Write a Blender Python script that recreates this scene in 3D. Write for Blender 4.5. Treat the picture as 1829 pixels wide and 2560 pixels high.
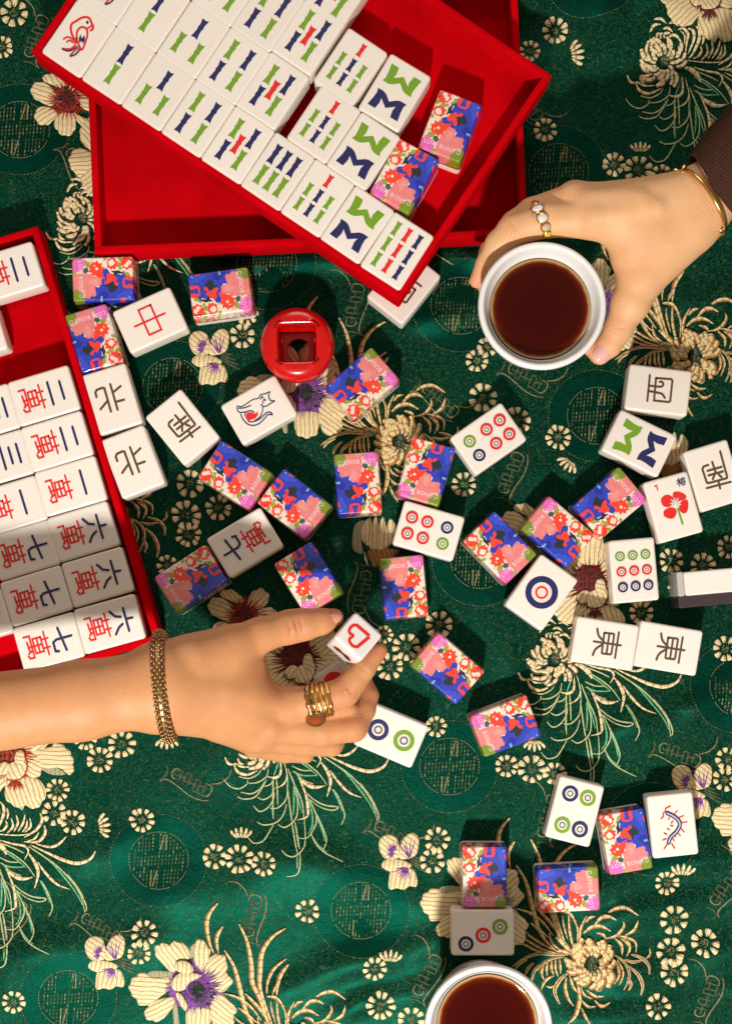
import bpy, bmesh, math, random
import numpy as np
from mathutils import Vector, Matrix, Euler
from mathutils.geometry import tessellate_polygon
random.seed(7)
for o in list(bpy.data.objects): bpy.data.objects.remove(o)
SC = bpy.context.scene
COL = SC.collection
R = math.radians

# ------------------------------------------------------------------ camera, light, exposure
S = 0.000225                 # metres per unit; one unit is about a quarter of a millimetre on the cloth
CX, CY, CH = 914.5, 1550.0, 3600.0
def V(X, Y, z=0.0):          # plan coordinates (x right, y down) to metres
    return Vector(((X - 914.5) * S, -(Y - 1280.0) * S, z * S))
def U(px, py, z=0.0):        # where a point measured in the overhead view stands when it is z above the cloth
    f = (CH - z) / CH
    return (CX + (px - CX) * f, CY + (py - CY) * f, z)
def P(px, py, z=0.0): return V(*U(px, py, z))

cam = bpy.data.cameras.new('camera'); camo = bpy.data.objects.new('camera', cam); COL.objects.link(camo)
cam.sensor_fit = 'VERTICAL'; cam.sensor_height = 24.0; cam.lens = 24.0 * CH / 2560.0
cam.clip_start = 0.01; cam.clip_end = 20
camo.location = V(CX, CY, CH); cam.shift_y = (CY - 1280.0) / 2560.0
SC.camera = camo

w = bpy.data.worlds.new('World'); SC.world = w; w.use_nodes = True
bg = w.node_tree.nodes['Background']; bg.inputs[0].default_value = (1.0, 0.80, 0.62, 1); bg.inputs[1].default_value = 0.28
def lamp(name, kind, loc, target, power, color, size):
    d = bpy.data.lights.new(name, kind); o = bpy.data.objects.new(name, d); COL.objects.link(o)
    o.location = loc; d.energy = power; d.color = color
    o.rotation_euler = (target - loc).to_track_quat('-Z', 'Y').to_euler()
    if kind == 'AREA': d.shape = 'SQUARE'; d.size = size
    else: d.shadow_soft_size = size
    if kind == 'SPOT': d.spot_size = R(75); d.spot_blend = 0.25
    return o
lamp('studio_lamp', 'SPOT', V(560, 4777, 4000), V(914, 1250, 0), 66.0, (1.0, 0.945, 0.87), 0.036)
lamp('fill_panel', 'AREA', V(900, -4300, 3600), V(914, 300, 0), 4.5, (1.0, 0.90, 0.80), 0.6)
SC.view_settings.view_transform = 'Standard'; SC.view_settings.look = 'None'
SC.view_settings.exposure = 0.0; SC.view_settings.gamma = 1.0

# ------------------------------------------------------------------ helpers
def setp(o, label=None, cat=None, group=None, kind=None):
    if label: o['label'] = label
    if cat: o['category'] = cat
    if group: o['group'] = group
    if kind: o['kind'] = kind
    return o
def empty(name, loc, rz=0.0, label=None, cat=None, group=None):
    o = bpy.data.objects.new(name, None); COL.objects.link(o); o.empty_display_size = 0.01
    o.location = loc; o.rotation_euler = (0, 0, rz)
    return setp(o, label, cat, group)
def link(name, me, parent=None):
    o = bpy.data.objects.new(name, me); COL.objects.link(o)
    if parent: o.parent = parent
    return o
def mesh(name, verts, faces, mats, mi=None, smooth=True, uv=None):
    me = bpy.data.meshes.new(name); me.from_pydata([tuple(v) for v in verts], [], faces)
    for m in (mats if isinstance(mats, (list, tuple)) else [mats]): me.materials.append(m)
    if mi is not None: me.polygons.foreach_set('material_index', np.array(mi, dtype=np.int32))
    if smooth: me.polygons.foreach_set('use_smooth', np.ones(len(me.polygons), dtype=bool))
    if uv is not None:
        l = me.uv_layers.new(name='UVMap'); idx = np.zeros(len(me.loops), dtype=np.int32)
        me.loops.foreach_get('vertex_index', idx)
        l.data.foreach_set('uv', np.array(uv, dtype=np.float32)[idx].ravel())
    me.update(); return me
def catmull(pts, n=6, closed=False):
    p = [np.array(q, float) for q in pts]; out = []
    if len(p) < 3 and not closed:
        return [p[0] + (p[-1] - p[0]) * t for t in np.linspace(0, 1, n)]
    N = len(p); segs = N if closed else N - 1
    for i in range(segs):
        g = (lambda k: p[k % N]) if closed else (lambda k: p[min(max(k, 0), N - 1)])
        a, b, c, d = g(i - 1), g(i), g(i + 1), g(i + 2)
        for t in np.arange(n) / n:
            out.append(0.5 * ((2 * b) + (c - a) * t + (2 * a - 5 * b + 4 * c - d) * t * t + (3 * b - a - 3 * c + d) * t ** 3))
    if not closed: out.append(p[-1])
    return out

# ------------------------------------------------------------------ materials
def mat(name, color, rough=0.5, metal=0.0, spec=0.5, coat=0.0, sheen=0.0, sss=0.0, sheen_tint=None):
    m = bpy.data.materials.new(name); m.use_nodes = True
    b = m.node_tree.nodes['Principled BSDF']
    b.inputs['Base Color'].default_value = (*color, 1); b.inputs['Roughness'].default_value = rough
    b.inputs['Metallic'].default_value = metal; b.inputs['Specular IOR Level'].default_value = spec
    b.inputs['Coat Weight'].default_value = coat; b.inputs['Coat Roughness'].default_value = 0.06
    b.inputs['Sheen Weight'].default_value = sheen
    if sheen_tint: b.inputs['Sheen Tint'].default_value = (*sheen_tint, 1)
    if sss:
        b.inputs['Subsurface Weight'].default_value = sss; b.inputs['Subsurface Radius'].default_value = (1.0, 0.4, 0.2)
        b.inputs['Subsurface Scale'].default_value = 0.0025
    return m
class NT:
    def __init__(s, m): s.t = m.node_tree; s.b = s.t.nodes['Principled BSDF']
    def n(s, k, **kw):
        x = s.t.nodes.new(k)
        for a, v in kw.items(): setattr(x, a, v)
        return x
    def l(s, a, b): s.t.links.new(a, b)
    def math(s, op, a, b=None, clamp=False):
        x = s.n('ShaderNodeMath', operation=op); x.use_clamp = clamp
        for i, q in enumerate((a, b)):
            if q is None: continue
            if isinstance(q, (int, float)): x.inputs[i].default_value = q
            else: s.l(q, x.inputs[i])
        return x.outputs[0]
    def mix(s, f, a, b):
        x = s.n('ShaderNodeMix', data_type='RGBA')
        for i, q in ((0, f), (6, a), (7, b)):
            if isinstance(q, (int, float)): x.inputs[i].default_value = q
            elif isinstance(q, tuple): x.inputs[i].default_value = (*q, 1)
            else: s.l(q, x.inputs[i])
        return x.outputs[2]
    def noise(s, scale, detail=2.0, coord='Object', vec=None, dist=0.0):
        x = s.n('ShaderNodeTexNoise'); x.inputs['Scale'].default_value = scale; x.inputs['Detail'].default_value = detail
        x.inputs['Distortion'].default_value = dist
        if vec is None:
            tc = s.n('ShaderNodeTexCoord'); vec = tc.outputs[coord]
        s.l(vec, x.inputs['Vector']); return x.outputs[0]
    def bump(s, h, strength, dist=0.001):
        x = s.n('ShaderNodeBump'); x.inputs['Strength'].default_value = strength; x.inputs['Distance'].default_value = dist
        s.l(h, x.inputs['Height']); s.l(x.outputs[0], s.b.inputs['Normal']); return x
    def ramp(s, f, stops):
        x = s.n('ShaderNodeValToRGB'); e = x.color_ramp.elements
        while len(e) < len(stops): e.new(0.5)
        for q, (p, c) in zip(e, stops): q.position = p; q.color = (*c, 1) if len(c) == 3 else c
        s.l(f, x.inputs[0]); return x.outputs[0]

def satin(name, base, sheen_col, lines=True):
    m = mat(name, base, 0.7, 0, 0.03); q = NT(m)
    base_col = base
    grain = q.noise(1500, 4)
    patch = q.noise(38, 2)
    c = q.mix(q.math('MULTIPLY', q.math('SUBTRACT', grain, 0.36, True), 3.2, True), tuple(x * 0.42 for x in base), tuple(min(1, x * 1.7) for x in base))
    glint = q.math('MULTIPLY', q.math('SUBTRACT', q.noise(1250, 1), 0.63, True), 9.0, True)
    c = q.mix(q.math('MULTIPLY', glint, 0.42), c, (0.04, 0.24, 0.125))
    c = q.mix(q.math('MULTIPLY', patch, 0.35), c, tuple(x * 0.7 for x in base))
    h = grain
    if lines:
        nz = q.noise(210, 1.5, dist=0.6)
        k = q.math('ABSOLUTE', q.math('SUBTRACT', q.math('FRACT', q.math('MULTIPLY', nz, 9.0)), 0.5))
        line = q.math('MULTIPLY', q.math('SUBTRACT', 0.17, k, True), 11.0, True)
        brk = q.math('GREATER_THAN', q.noise(500, 1), 0.42)
        line = q.math('MULTIPLY', line, brk)
        side = q.math('MULTIPLY', q.math('SUBTRACT', 0.30, k, True), 5.0, True)
        c = q.mix(q.math('MULTIPLY', side, 0.55), c, tuple(x * 0.28 for x in base))
        c = q.mix(q.math('MULTIPLY', line, 0.75), c, (0.065, 0.125, 0.045))
        h = q.math('ADD', q.math('MULTIPLY', grain, 0.5), q.math('MULTIPLY', line, 0.8))
    q.l(c, q.b.inputs['Base Color'])
    h = q.math('ADD', h, q.math('MULTIPLY', q.noise(170, 3), 1.4))
    bp = q.bump(h, 0.5, 0.0005)
    g = q.n('ShaderNodeBsdfGlossy'); g.inputs['Color'].default_value = (*sheen_col, 1); g.inputs['Roughness'].default_value = 0.44
    q.l(bp.outputs[0], g.inputs['Normal'])
    mx = q.n('ShaderNodeMixShader'); mx.inputs[0].default_value = 0.36
    out = q.t.nodes['Material Output']; q.l(q.b.outputs[0], mx.inputs[1]); q.l(g.outputs[0], mx.inputs[2]); q.l(mx.outputs[0], out.inputs[0])
    return m
M = {}
M['cloth'] = satin('green_satin', (0.0004, 0.032, 0.0180), (0.0015, 0.075, 0.047))
M['satin'] = satin('plain_satin', (0.0004, 0.030, 0.0172), (0.0015, 0.072, 0.046), False)
M['satin_dark'] = satin('dark_satin', (0.0003, 0.024, 0.0130), (0.0013, 0.06, 0.037), False)

def thread(name, col, seam=0.75, rough=0.55):
    m = mat(name, col, rough, 0, 0.3, sheen=0.1); q = NT(m)
    uvn = q.n('ShaderNodeUVMap'); sep = q.n('ShaderNodeSeparateXYZ'); q.l(uvn.outputs[0], sep.inputs[0])
    nz = q.noise(900, 2)
    wob = q.math('MULTIPLY', q.noise(140, 1), 0.9)
    u = q.math('ADD', sep.outputs[0], wob)
    fu = q.math('ABSOLUTE', q.math('SUBTRACT', q.math('FRACT', u), 0.5))
    seam_u = q.math('MULTIPLY', q.math('SUBTRACT', fu, 0.34, True), 9.0, True)
    fv = q.math('ABSOLUTE', q.math('SUBTRACT', q.math('FRACT', q.math('ADD', q.math('MULTIPLY', sep.outputs[1], 1.6), q.math('MULTIPLY', q.math('FLOOR', u), 0.37))), 0.5))
    seam_v = q.math('MULTIPLY', q.math('SUBTRACT', fv, 0.36, True), 5.0, True)
    sm = q.math('MAXIMUM', seam_u, q.math('MULTIPLY', seam_v, 0.45))
    tone = q.mix(q.math('MULTIPLY', q.math('SUBTRACT', nz, 0.3, True), 1.6, True), tuple(x * 0.80 for x in col), tuple(min(1, x * 1.12) for x in col))
    dark = (col[0] * 0.18, col[1] * 0.17, col[2] * 0.15)
    q.l(q.mix(q.math('MULTIPLY', sm, seam), tone, dark), q.b.inputs['Base Color'])
    h = q.math('ADD', q.math('SUBTRACT', 1.0, sm), q.math('MULTIPLY', nz, 0.5))
    q.bump(h, 0.6, 0.0006); return m
M['cream'] = thread('cream_thread', (0.90, 0.73, 0.41), 0.55)
M['cream_line'] = thread('cream_line_thread', (0.80, 0.66, 0.36), 0.12)
M['leaf_line'] = thread('pale_green_line_thread', (0.52, 0.55, 0.28), 0.12)
M['gold_petal'] = thread('golden_thread', (0.84, 0.65, 0.33), 0.5)
M['brown'] = thread('brown_thread', (0.40, 0.19, 0.045), 0.4)
M['mint'] = thread('mint_thread', (0.13, 0.47, 0.23), 0.2)
M['pale'] = thread('grey_green_thread', (0.40, 0.39, 0.23), 0.2)
M['purple'] = thread('purple_thread', (0.25, 0.07, 0.36), 0.6)
M['violet_dark'] = thread('dark_violet_thread', (0.05, 0.022, 0.075), 0.4)
M['red_t'] = thread('red_thread', (0.42, 0.035, 0.012), 0.6)
M['maroon'] = thread('maroon_thread', (0.17, 0.008, 0.008), 0.6)
M['stamen'] = thread('dark_green_thread', (0.018, 0.04, 0.016), 0.3)
M['olive'] = thread('olive_thread', (0.17, 0.16, 0.06), 0.5)
M['gold_t'] = thread('gold_outline_thread', (0.27, 0.26, 0.11), 0.3)
M['gold_dim'] = thread('dim_outline_thread', (0.10, 0.13, 0.05), 0.3)

def ivory():
    m = mat('ivory_resin', (0.83, 0.765, 0.69), 0.33, 0, 0.45, sss=0.15); q = NT(m)
    n = q.noise(60, 3); oi = q.n('ShaderNodeObjectInfo'); q.l(q.mix(q.math('ADD', q.math('MULTIPLY', n, 0.5), q.math('MULTIPLY', oi.outputs['Random'], 0.5)), (0.875, 0.82, 0.76), (0.815, 0.755, 0.68)), q.b.inputs['Base Color'])
    q.bump(q.noise(300, 2), 0.04, 0.0003); return m
M['ivory'] = ivory()
M['white_resin'] = mat('white_resin', (0.84, 0.80, 0.79), 0.15, 0, 0.5, coat=0.6)
def ink(n, c):
    m = mat(n, c, 0.38, 0, 0.4); q = NT(m)
    q.l(q.mix(q.math('MULTIPLY', q.noise(1500, 3), 0.45), c, tuple(min(1, x * 0.6 + 0.015) for x in c)), q.b.inputs['Base Color']); return m
M['i_navy'] = ink('navy_ink', (0.020, 0.022, 0.12)); M['i_green'] = ink('green_ink', (0.19, 0.38, 0.02))
M['i_red'] = ink('red_ink', (0.82, 0.025, 0.02)); M['i_brown'] = ink('brown_ink', (0.12, 0.065, 0.03))
M['i_white'] = ink('white_ink', (0.82, 0.76, 0.69)); M['i_grey'] = ink('grey_ink', (0.13, 0.13, 0.17)); M['i_lilac'] = ink('lilac_ink', (0.55, 0.55, 0.72))
M['letters'] = mat('pale_lettering', (0.86, 0.70, 0.70), 0.4)
def printed():
    m = mat('floral_print_under_acrylic', (1, 1, 1), 0.35, 0, 0.5, coat=1.0); q = NT(m)
    a = q.n('ShaderNodeVertexColor', layer_name='print')
    n = q.noise(420, 3)
    hs = q.n('ShaderNodeHueSaturation'); q.l(a.outputs[0], hs.inputs['Color'])
    oi = q.n('ShaderNodeObjectInfo'); q.l(q.math('ADD', q.math('ADD', 0.70, q.math('MULTIPLY', oi.outputs['Random'], 0.14)), q.math('MULTIPLY', n, 0.5)), hs.inputs['Value'])
    q.l(hs.outputs[0], q.b.inputs['Base Color']); q.b.inputs['Coat Roughness'].default_value = 0.03; return m
M['print'] = printed()
def velvet():
    m = mat('red_velvet', (0.50, 0.004, 0.010), 0.9, 0, 0.0, sheen=0.08, sheen_tint=(1, 0.02, 0.02)); q = NT(m)
    n = q.noise(2500, 3); p = q.noise(45, 3); v = q.n('ShaderNodeTexVoronoi'); v.inputs['Scale'].default_value = 900
    tc = q.n('ShaderNodeTexCoord'); q.l(tc.outputs['Object'], v.inputs['Vector'])
    lint = q.math('MULTIPLY', q.math('SUBTRACT', 0.05, v.outputs[0], True), 20, True)
    lint = q.math('MULTIPLY', lint, q.math('GREATER_THAN', q.noise(230, 1), 0.66))
    c = q.mix(q.math('MULTIPLY', n, 0.6), (0.62, 0.0015, 0.006), (0.50, 0.001, 0.004))
    c = q.mix(q.math('MULTIPLY', q.math('SUBTRACT', p, 0.35, True), 2.2, True), c, (0.43, 0.001, 0.004))
    c = q.mix(q.math('MULTIPLY', lint, 0.7), c, (0.8, 0.3, 0.3))
    q.l(c, q.b.inputs['Base Color']); q.bump(n, 0.5, 0.0003); return m
M['velvet'] = velvet()
M['red_gloss'] = mat('red_lacquer', (0.58, 0.002, 0.002), 0.24, 0, 0.5, coat=0.3)
def porcelain():
    m = mat('white_porcelain', (0.84, 0.85, 0.86), 0.12, 0, 0.5, coat=0.5); q = NT(m)
    q.bump(q.noise(120, 2), 0.04, 0.0005); return m
M['porcelain'] = porcelain()
def tea():
    m = mat('black_tea', (0.05, 0.003, 0.001), 0.04, 0, 0.22); q = NT(m)
    tc = q.n('ShaderNodeTexCoord'); ln = q.n('ShaderNodeVectorMath', operation='LENGTH'); q.l(tc.outputs['Object'], ln.inputs[0])
    r = q.math('DIVIDE', ln.outputs['Value'], 111.5 * S)
    wob = q.math('ADD', r, q.math('MULTIPLY', q.math('SUBTRACT', q.noise(180, 3), 0.5), 0.05))
    q.l(q.ramp(wob, [(0.0, (0.034, 0.0010, 0.0006)), (0.84, (0.044, 0.0018, 0.0008)), (0.945, (0.085, 0.008, 0.0015)), (0.982, (0.26, 0.07, 0.014)), (1.0, (0.40, 0.26, 0.12))]), q.b.inputs['Base Color'])
    return m
M['tea'] = tea()
def skin(name, col, red):
    m = mat(name, col, 0.46, 0, 0.35, sss=0.12); q = NT(m)
    a = q.n('ShaderNodeVertexColor', layer_name='tint')
    sep = q.n('ShaderNodeSeparateColor'); q.l(a.outputs[0], sep.inputs[0])
    mot = q.noise(120, 3)
    c = q.mix(q.math('MULTIPLY', q.math('SUBTRACT', mot, 0.35, True), 0.9, True), col, tuple(x * y for x, y in zip(col, (0.93, 0.74, 0.64))))
    c = q.mix(sep.outputs[0], c, red)
    pore = q.noise(3000, 2)
    c = q.mix(q.math('MULTIPLY', pore, 0.25), c, tuple(x * 0.8 for x in col))
    q.l(c, q.b.inputs['Base Color'])
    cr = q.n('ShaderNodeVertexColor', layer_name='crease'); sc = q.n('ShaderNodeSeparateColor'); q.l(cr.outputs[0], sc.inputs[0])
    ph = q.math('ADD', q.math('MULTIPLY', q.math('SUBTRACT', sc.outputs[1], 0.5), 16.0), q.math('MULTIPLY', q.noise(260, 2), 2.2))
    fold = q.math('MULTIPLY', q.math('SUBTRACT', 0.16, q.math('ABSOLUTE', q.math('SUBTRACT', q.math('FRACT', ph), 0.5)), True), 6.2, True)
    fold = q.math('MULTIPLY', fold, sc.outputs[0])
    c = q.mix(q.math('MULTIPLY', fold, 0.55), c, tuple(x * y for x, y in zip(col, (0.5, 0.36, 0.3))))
    vn = q.math('ABSOLUTE', q.math('SUBTRACT', q.noise(28, 1, dist=0.5), 0.5))
    vein = q.math('MULTIPLY', q.math('SUBTRACT', 0.022, vn, True), 45.0, True)
    c = q.mix(q.math('MULTIPLY', vein, 0.10), c, tuple(x * y for x, y in zip(col, (0.62, 0.78, 0.95))))
    freck = q.math('MULTIPLY', q.math('SUBTRACT', q.noise(520, 1), 0.70, True), 8.0, True)
    c = q.mix(q.math('MULTIPLY', freck, 0.22), c, tuple(x * y for x, y in zip(col, (0.62, 0.45, 0.36))))
    q.l(c, q.b.inputs['Base Color'])
    fine = q.math('SUBTRACT', q.noise(900, 4), q.math('MULTIPLY', fold, 1.6))
    q.bump(q.math('ADD', q.math('MULTIPLY', pore, 0.4), fine), 0.30, 0.0007); return m
M['skin_warm'] = skin('warm_skin', (0.64, 0.31, 0.14), (0.54, 0.14, 0.07))
M['skin_light'] = skin('light_skin', (0.81, 0.475, 0.245), (0.74, 0.27, 0.16))
M['nail'] = mat('finger_nail', (0.60, 0.27, 0.20), 0.22, 0, 0.5, coat=0.4)
M['nail_pink'] = mat('pink_finger_nail', (0.80, 0.45, 0.40), 0.22, 0, 0.5, coat=0.4)
M['gold'] = mat('polished_gold', (0.83, 0.55, 0.17), 0.2, 1.0)
M['gold_dark'] = mat('antique_gold', (0.46, 0.29, 0.13), 0.36, 1.0)
M['amber'] = mat('amber_stone', (0.30, 0.055, 0.006), 0.05, 0, 0.5, coat=1.0)
M['opal'] = mat('opal_stone', (0.78, 0.72, 0.72), 0.12, 0, 0.5, coat=0.8)
M['ruby'] = mat('red_stone', (0.55, 0.03, 0.02), 0.1, 0, 0.5, coat=0.8)
M['topaz'] = mat('champagne_stone', (0.62, 0.46, 0.30), 0.08, 0, 0.5, coat=0.8)
M['lemon'] = mat('yellow_stone', (0.62, 0.5, 0.05), 0.1, 0, 0.5, coat=0.8)
M['acrylic_shadow'] = mat('shadowed_acrylic', (0.05, 0.032, 0.04), 0.08, 0, 0.5, coat=1.0)  # standing tile's acrylic side, its shadowed look put into the colour
M['clear'] = mat('frosted_acrylic', (0.52, 0.49, 0.47), 0.2, 0, 0.5, coat=0.6)
def fabric():
    m = mat('brown_sleeve_fabric', (0.085, 0.045, 0.036), 0.95, 0, 0.05); q = NT(m)
    wv = q.n('ShaderNodeTexWave', wave_type='BANDS', bands_direction='DIAGONAL'); wv.inputs['Scale'].default_value = 210; wv.inputs['Distortion'].default_value = 6; wv.inputs['Detail'].default_value = 3
    tc = q.n('ShaderNodeTexCoord'); mp = q.n('ShaderNodeMapping'); mp.inputs['Scale'].default_value = (1, 2.4, 1); q.l(tc.outputs['Object'], mp.inputs[0]); q.l(mp.outputs[0], wv.inputs['Vector'])
    q.l(q.mix(wv.outputs['Fac'], (0.030, 0.013, 0.008), (0.090, 0.042, 0.027)), q.b.inputs['Base Color'])
    q.bump(wv.outputs['Fac'], 0.4, 0.0005); return m
M['fabric'] = fabric()
M['tabletop'] = mat('dark_wood', (0.05, 0.025, 0.012), 0.5)

# ------------------------------------------------------------------ the cloth
RIDGES = [  # x0, y0, x1, y1, width, height
    (590, 668, 1000, 650, 26, 12), (1080, 648, 1180, 640, 24, 11), (1090, 800, 1330, 725, 30, 11), (1370, 10, 1570, 22, 55, 22),
    (1420, 150, 1760, 60, 60, 16), (1720, 600, 1900, 530, 50, 16), (1560, 770, 1829, 730, 26, 5), (760, 2455, 1040, 2365, 42, 13),
    (880, 2520, 1060, 2470, 34, 10), (1520, 2215, 1880, 2120, 34, 11), (1540, 2300, 1880, 2225, 36, 10), (1580, 2440, 1900, 2360, 46, 13),
    (1480, 2545, 1900, 2470, 40, 13), (1600, 1800, 1900, 1735, 34, 10), (1700, 1760, 1829, 1720, 20, 5), (0, 2400, 330, 2360, 50, 10),
    (690, 2130, 1010, 2240, 60, 6), (480, 2240, 720, 2190, 70, 7), (230, 2140, 330, 2100, 40, 5), (1520, 1480, 1620, 1400, 25, 3),
    (1200, 880, 1330, 850, 25, 4), (1260, 1590, 1330, 1800, 40, 4), (1400, 1890, 1700, 1800, 36, 6), (1560, 2020, 1829, 1960, 34, 5),
    (-60, 470, 120, 420, 40, 7), (1250, 1240, 1420, 1150, 30, 4)]
def cloth_h(X, Y):
    X = np.asarray(X, float); Y = np.asarray(Y, float); h = np.zeros_like(X)
    for x0, y0, x1, y1, wd, ht in RIDGES:
        dx, dy = x1 - x0, y1 - y0; L2 = dx * dx + dy * dy
        t = ((X - x0) * dx + (Y - y0) * dy) / L2; tc = np.clip(t, 0, 1)
        bend = 9 * np.sin(t * 5.0 + x0)
        ln = math.sqrt(L2); px, py = X - (x0 + tc * dx), Y - (y0 + tc * dy)
        perp = (px * -dy + py * dx) / ln + bend; along = np.where(np.abs(t - tc) > 1e-9, np.hypot(px, py), 0)
        h += 1.9 * ht * np.exp(-(perp / wd) ** 2) * np.exp(-(along / (wd * 2.2)) ** 2) * (0.75 + 0.25 * np.sin(t * 7 + y0))
    h += 1.6 * np.sin(X / 61 + 1.3 * np.sin(Y / 97)) * np.sin(Y / 73 + 0.9 * np.sin(X / 120)) + 1.0 * np.sin((X * 0.6 + Y) / 43.0)
    return h - 2.4
def hz(X, Y): return float(cloth_h(X, Y))
def axis(a, b, lo, hi, step):
    inn = list(np.arange(a, b + 1, step)); left = []; x = a; s = step
    while x > lo: s *= 1.35; x -= s; left.append(x)
    right = []; x = inn[-1]; s = step
    while x < hi: s *= 1.35; x += s; right.append(x)
    return np.array(left[::-1] + inn + right)
gx = axis(-40, 1870, -1700, 3500, 8.0); gy = axis(-40, 2600, -1900, 4300, 8.0)
GX, GY = np.meshgrid(gx, gy); GZ = cloth_h(GX, GY)
cv = np.stack([(GX - 914.5) * S, -(GY - 1280) * S, GZ * S], -1).reshape(-1, 3)
nx_, ny_ = len(gx), len(gy); ii = (np.arange(ny_ - 1)[:, None] * nx_ + np.arange(nx_ - 1)[None]).ravel()
cf = np.stack([ii, ii + nx_, ii + nx_ + 1, ii + 1], 1).tolist()
cloth = empty('tablecloth', V(914.5, 1280, 0), 0, 'emerald green satin brocade cloth woven with cream flowers and gold outlines, under everything', 'tablecloth')
link('satin_ground', mesh('satin_ground', cv, cf, M['cloth']), cloth)

class Emb:   # embroidery gathered into one raised piece of stitching on the cloth
    def __init__(s): s.v = []; s.f = []; s.mi = []; s.uv = []; s.mats = []; s.lift = 0.5
    def m(s, k):
        if k not in s.mats: s.mats.append(k)
        return s.mats.index(k)
    def strip(s, pts, width, k, taper=(0.25, 0.12), n=5, height=None, off=0.0):
        p = np.array(catmull(pts, n)); 
        if len(p) < 2: return
        d = np.gradient(p, axis=0); d /= np.maximum(np.linalg.norm(d, axis=1), 1e-6)[:, None]
        nr = np.stack([-d[:, 1], d[:, 0]], 1); t = np.linspace(0, 1, len(p))
        prof = np.minimum(1, np.minimum(taper[0] + (1 - taper[0]) * np.sin(np.minimum(t * 3.2, 1.57)), taper[1] + (1 - taper[1]) * np.sin(np.minimum((1 - t) * 2.6, 1.57))))
        hw = width * 0.5 * prof; hgt = min(4.0, width * 0.32) if height is None else height
        cum = np.concatenate([[0], np.cumsum(np.linalg.norm(np.diff(p, axis=0), axis=1))])
        b0 = len(s.v); mi = s.m(k); s.lift += 0.03
        cs = ((-1, 0), (-0.6, 0.78), (0, 1), (0.6, 0.78), (1, 0)) if width > 4.5 else ((-1, 0.35), (0, 1), (1, 0.35))
        pc = p + nr * (off * prof)[:, None]
        for i in range(len(p)):
            for a, z in cs:
                q = pc[i] + nr[i] * a * hw[i]
                s.v.append((q[0], q[1], s.lift + z * hgt * prof[i])); s.uv.append((cum[i] / 19.0, a * hw[i] / 12.0))
        c = len(cs)
        for i in range(len(p) - 1):
            for j in range(c - 1):
                a = b0 + i * c + j; s.f.append((a, a + c, a + c + 1, a + 1)); s.mi.append(mi)
    def petal(s, pts, k, dirn=None, height=4.0, n=4, inset=0.86, scale=11.0, scallop=False):
        p = np.array(catmull(pts, n, True)); c = p.mean(0)
        if scallop:
            n = 9; p = np.array(catmull(pts, n, True)); dd = p - c; ln = np.linalg.norm(dd, axis=1); dv = np.array(dirn, float) / max(np.linalg.norm(dirn), 1e-6)
            cum = np.concatenate([[0], np.cumsum(np.linalg.norm(np.diff(p, axis=0), axis=1))]); fac = np.clip((dd @ dv) / ln + 0.25, 0, 1)
            p = p + dd / ln[:, None] * (fac * (np.abs(np.sin(cum * math.pi / 24.0)) * 4.2 - 1.6))[:, None]
        if dirn is None: dirn = np.array([0.0, -1.0])
        else: dirn = np.array(dirn, float); dirn /= max(np.linalg.norm(dirn), 1e-6)
        pr = np.array([-dirn[1], dirn[0]]); mi = s.m(k); b0 = len(s.v); N = len(p); s.lift += 0.05
        for ring, (sc, z) in enumerate(((1, 0), (0.95, height * 0.7), (inset, height))):
            for q in p:
                r = c + (q - c) * sc
                s.v.append((r[0], r[1], s.lift + z)); s.uv.append(((r - c) @ pr / scale, (r - c) @ dirn / scale))
        for ring in (0, 1):
            for i in range(N):
                a, b = b0 + ring * N + i, b0 + ring * N + (i + 1) % N
                s.f.append((a, b, b + N, a + N)); s.mi.append(mi)
        top = [Vector((*(c + (q - c) * inset), 0)) for q in p]
        for t in tessellate_polygon([top]): s.f.append(tuple(b0 + 2 * N + i for i in t)); s.mi.append(mi)
    def build(s, name):
        v = np.array(s.v); f = (v[:, 0], v[:, 1]); z = cloth_h(*f) + v[:, 2]
        out = np.stack([(v[:, 0] - 914.5) * S, -(v[:, 1] - 1280) * S, z * S], 1)
        return link(name, mesh(name, out, s.f, [M[k] for k in s.mats], s.mi, True, s.uv), cloth)

def tr(pts, org, sc): return [((x - org[0]) / sc, (y - org[1]) / sc) for x, y in pts]
def at(pts, c): return [(x + c[0], y + c[1]) for x, y in pts]

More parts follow.
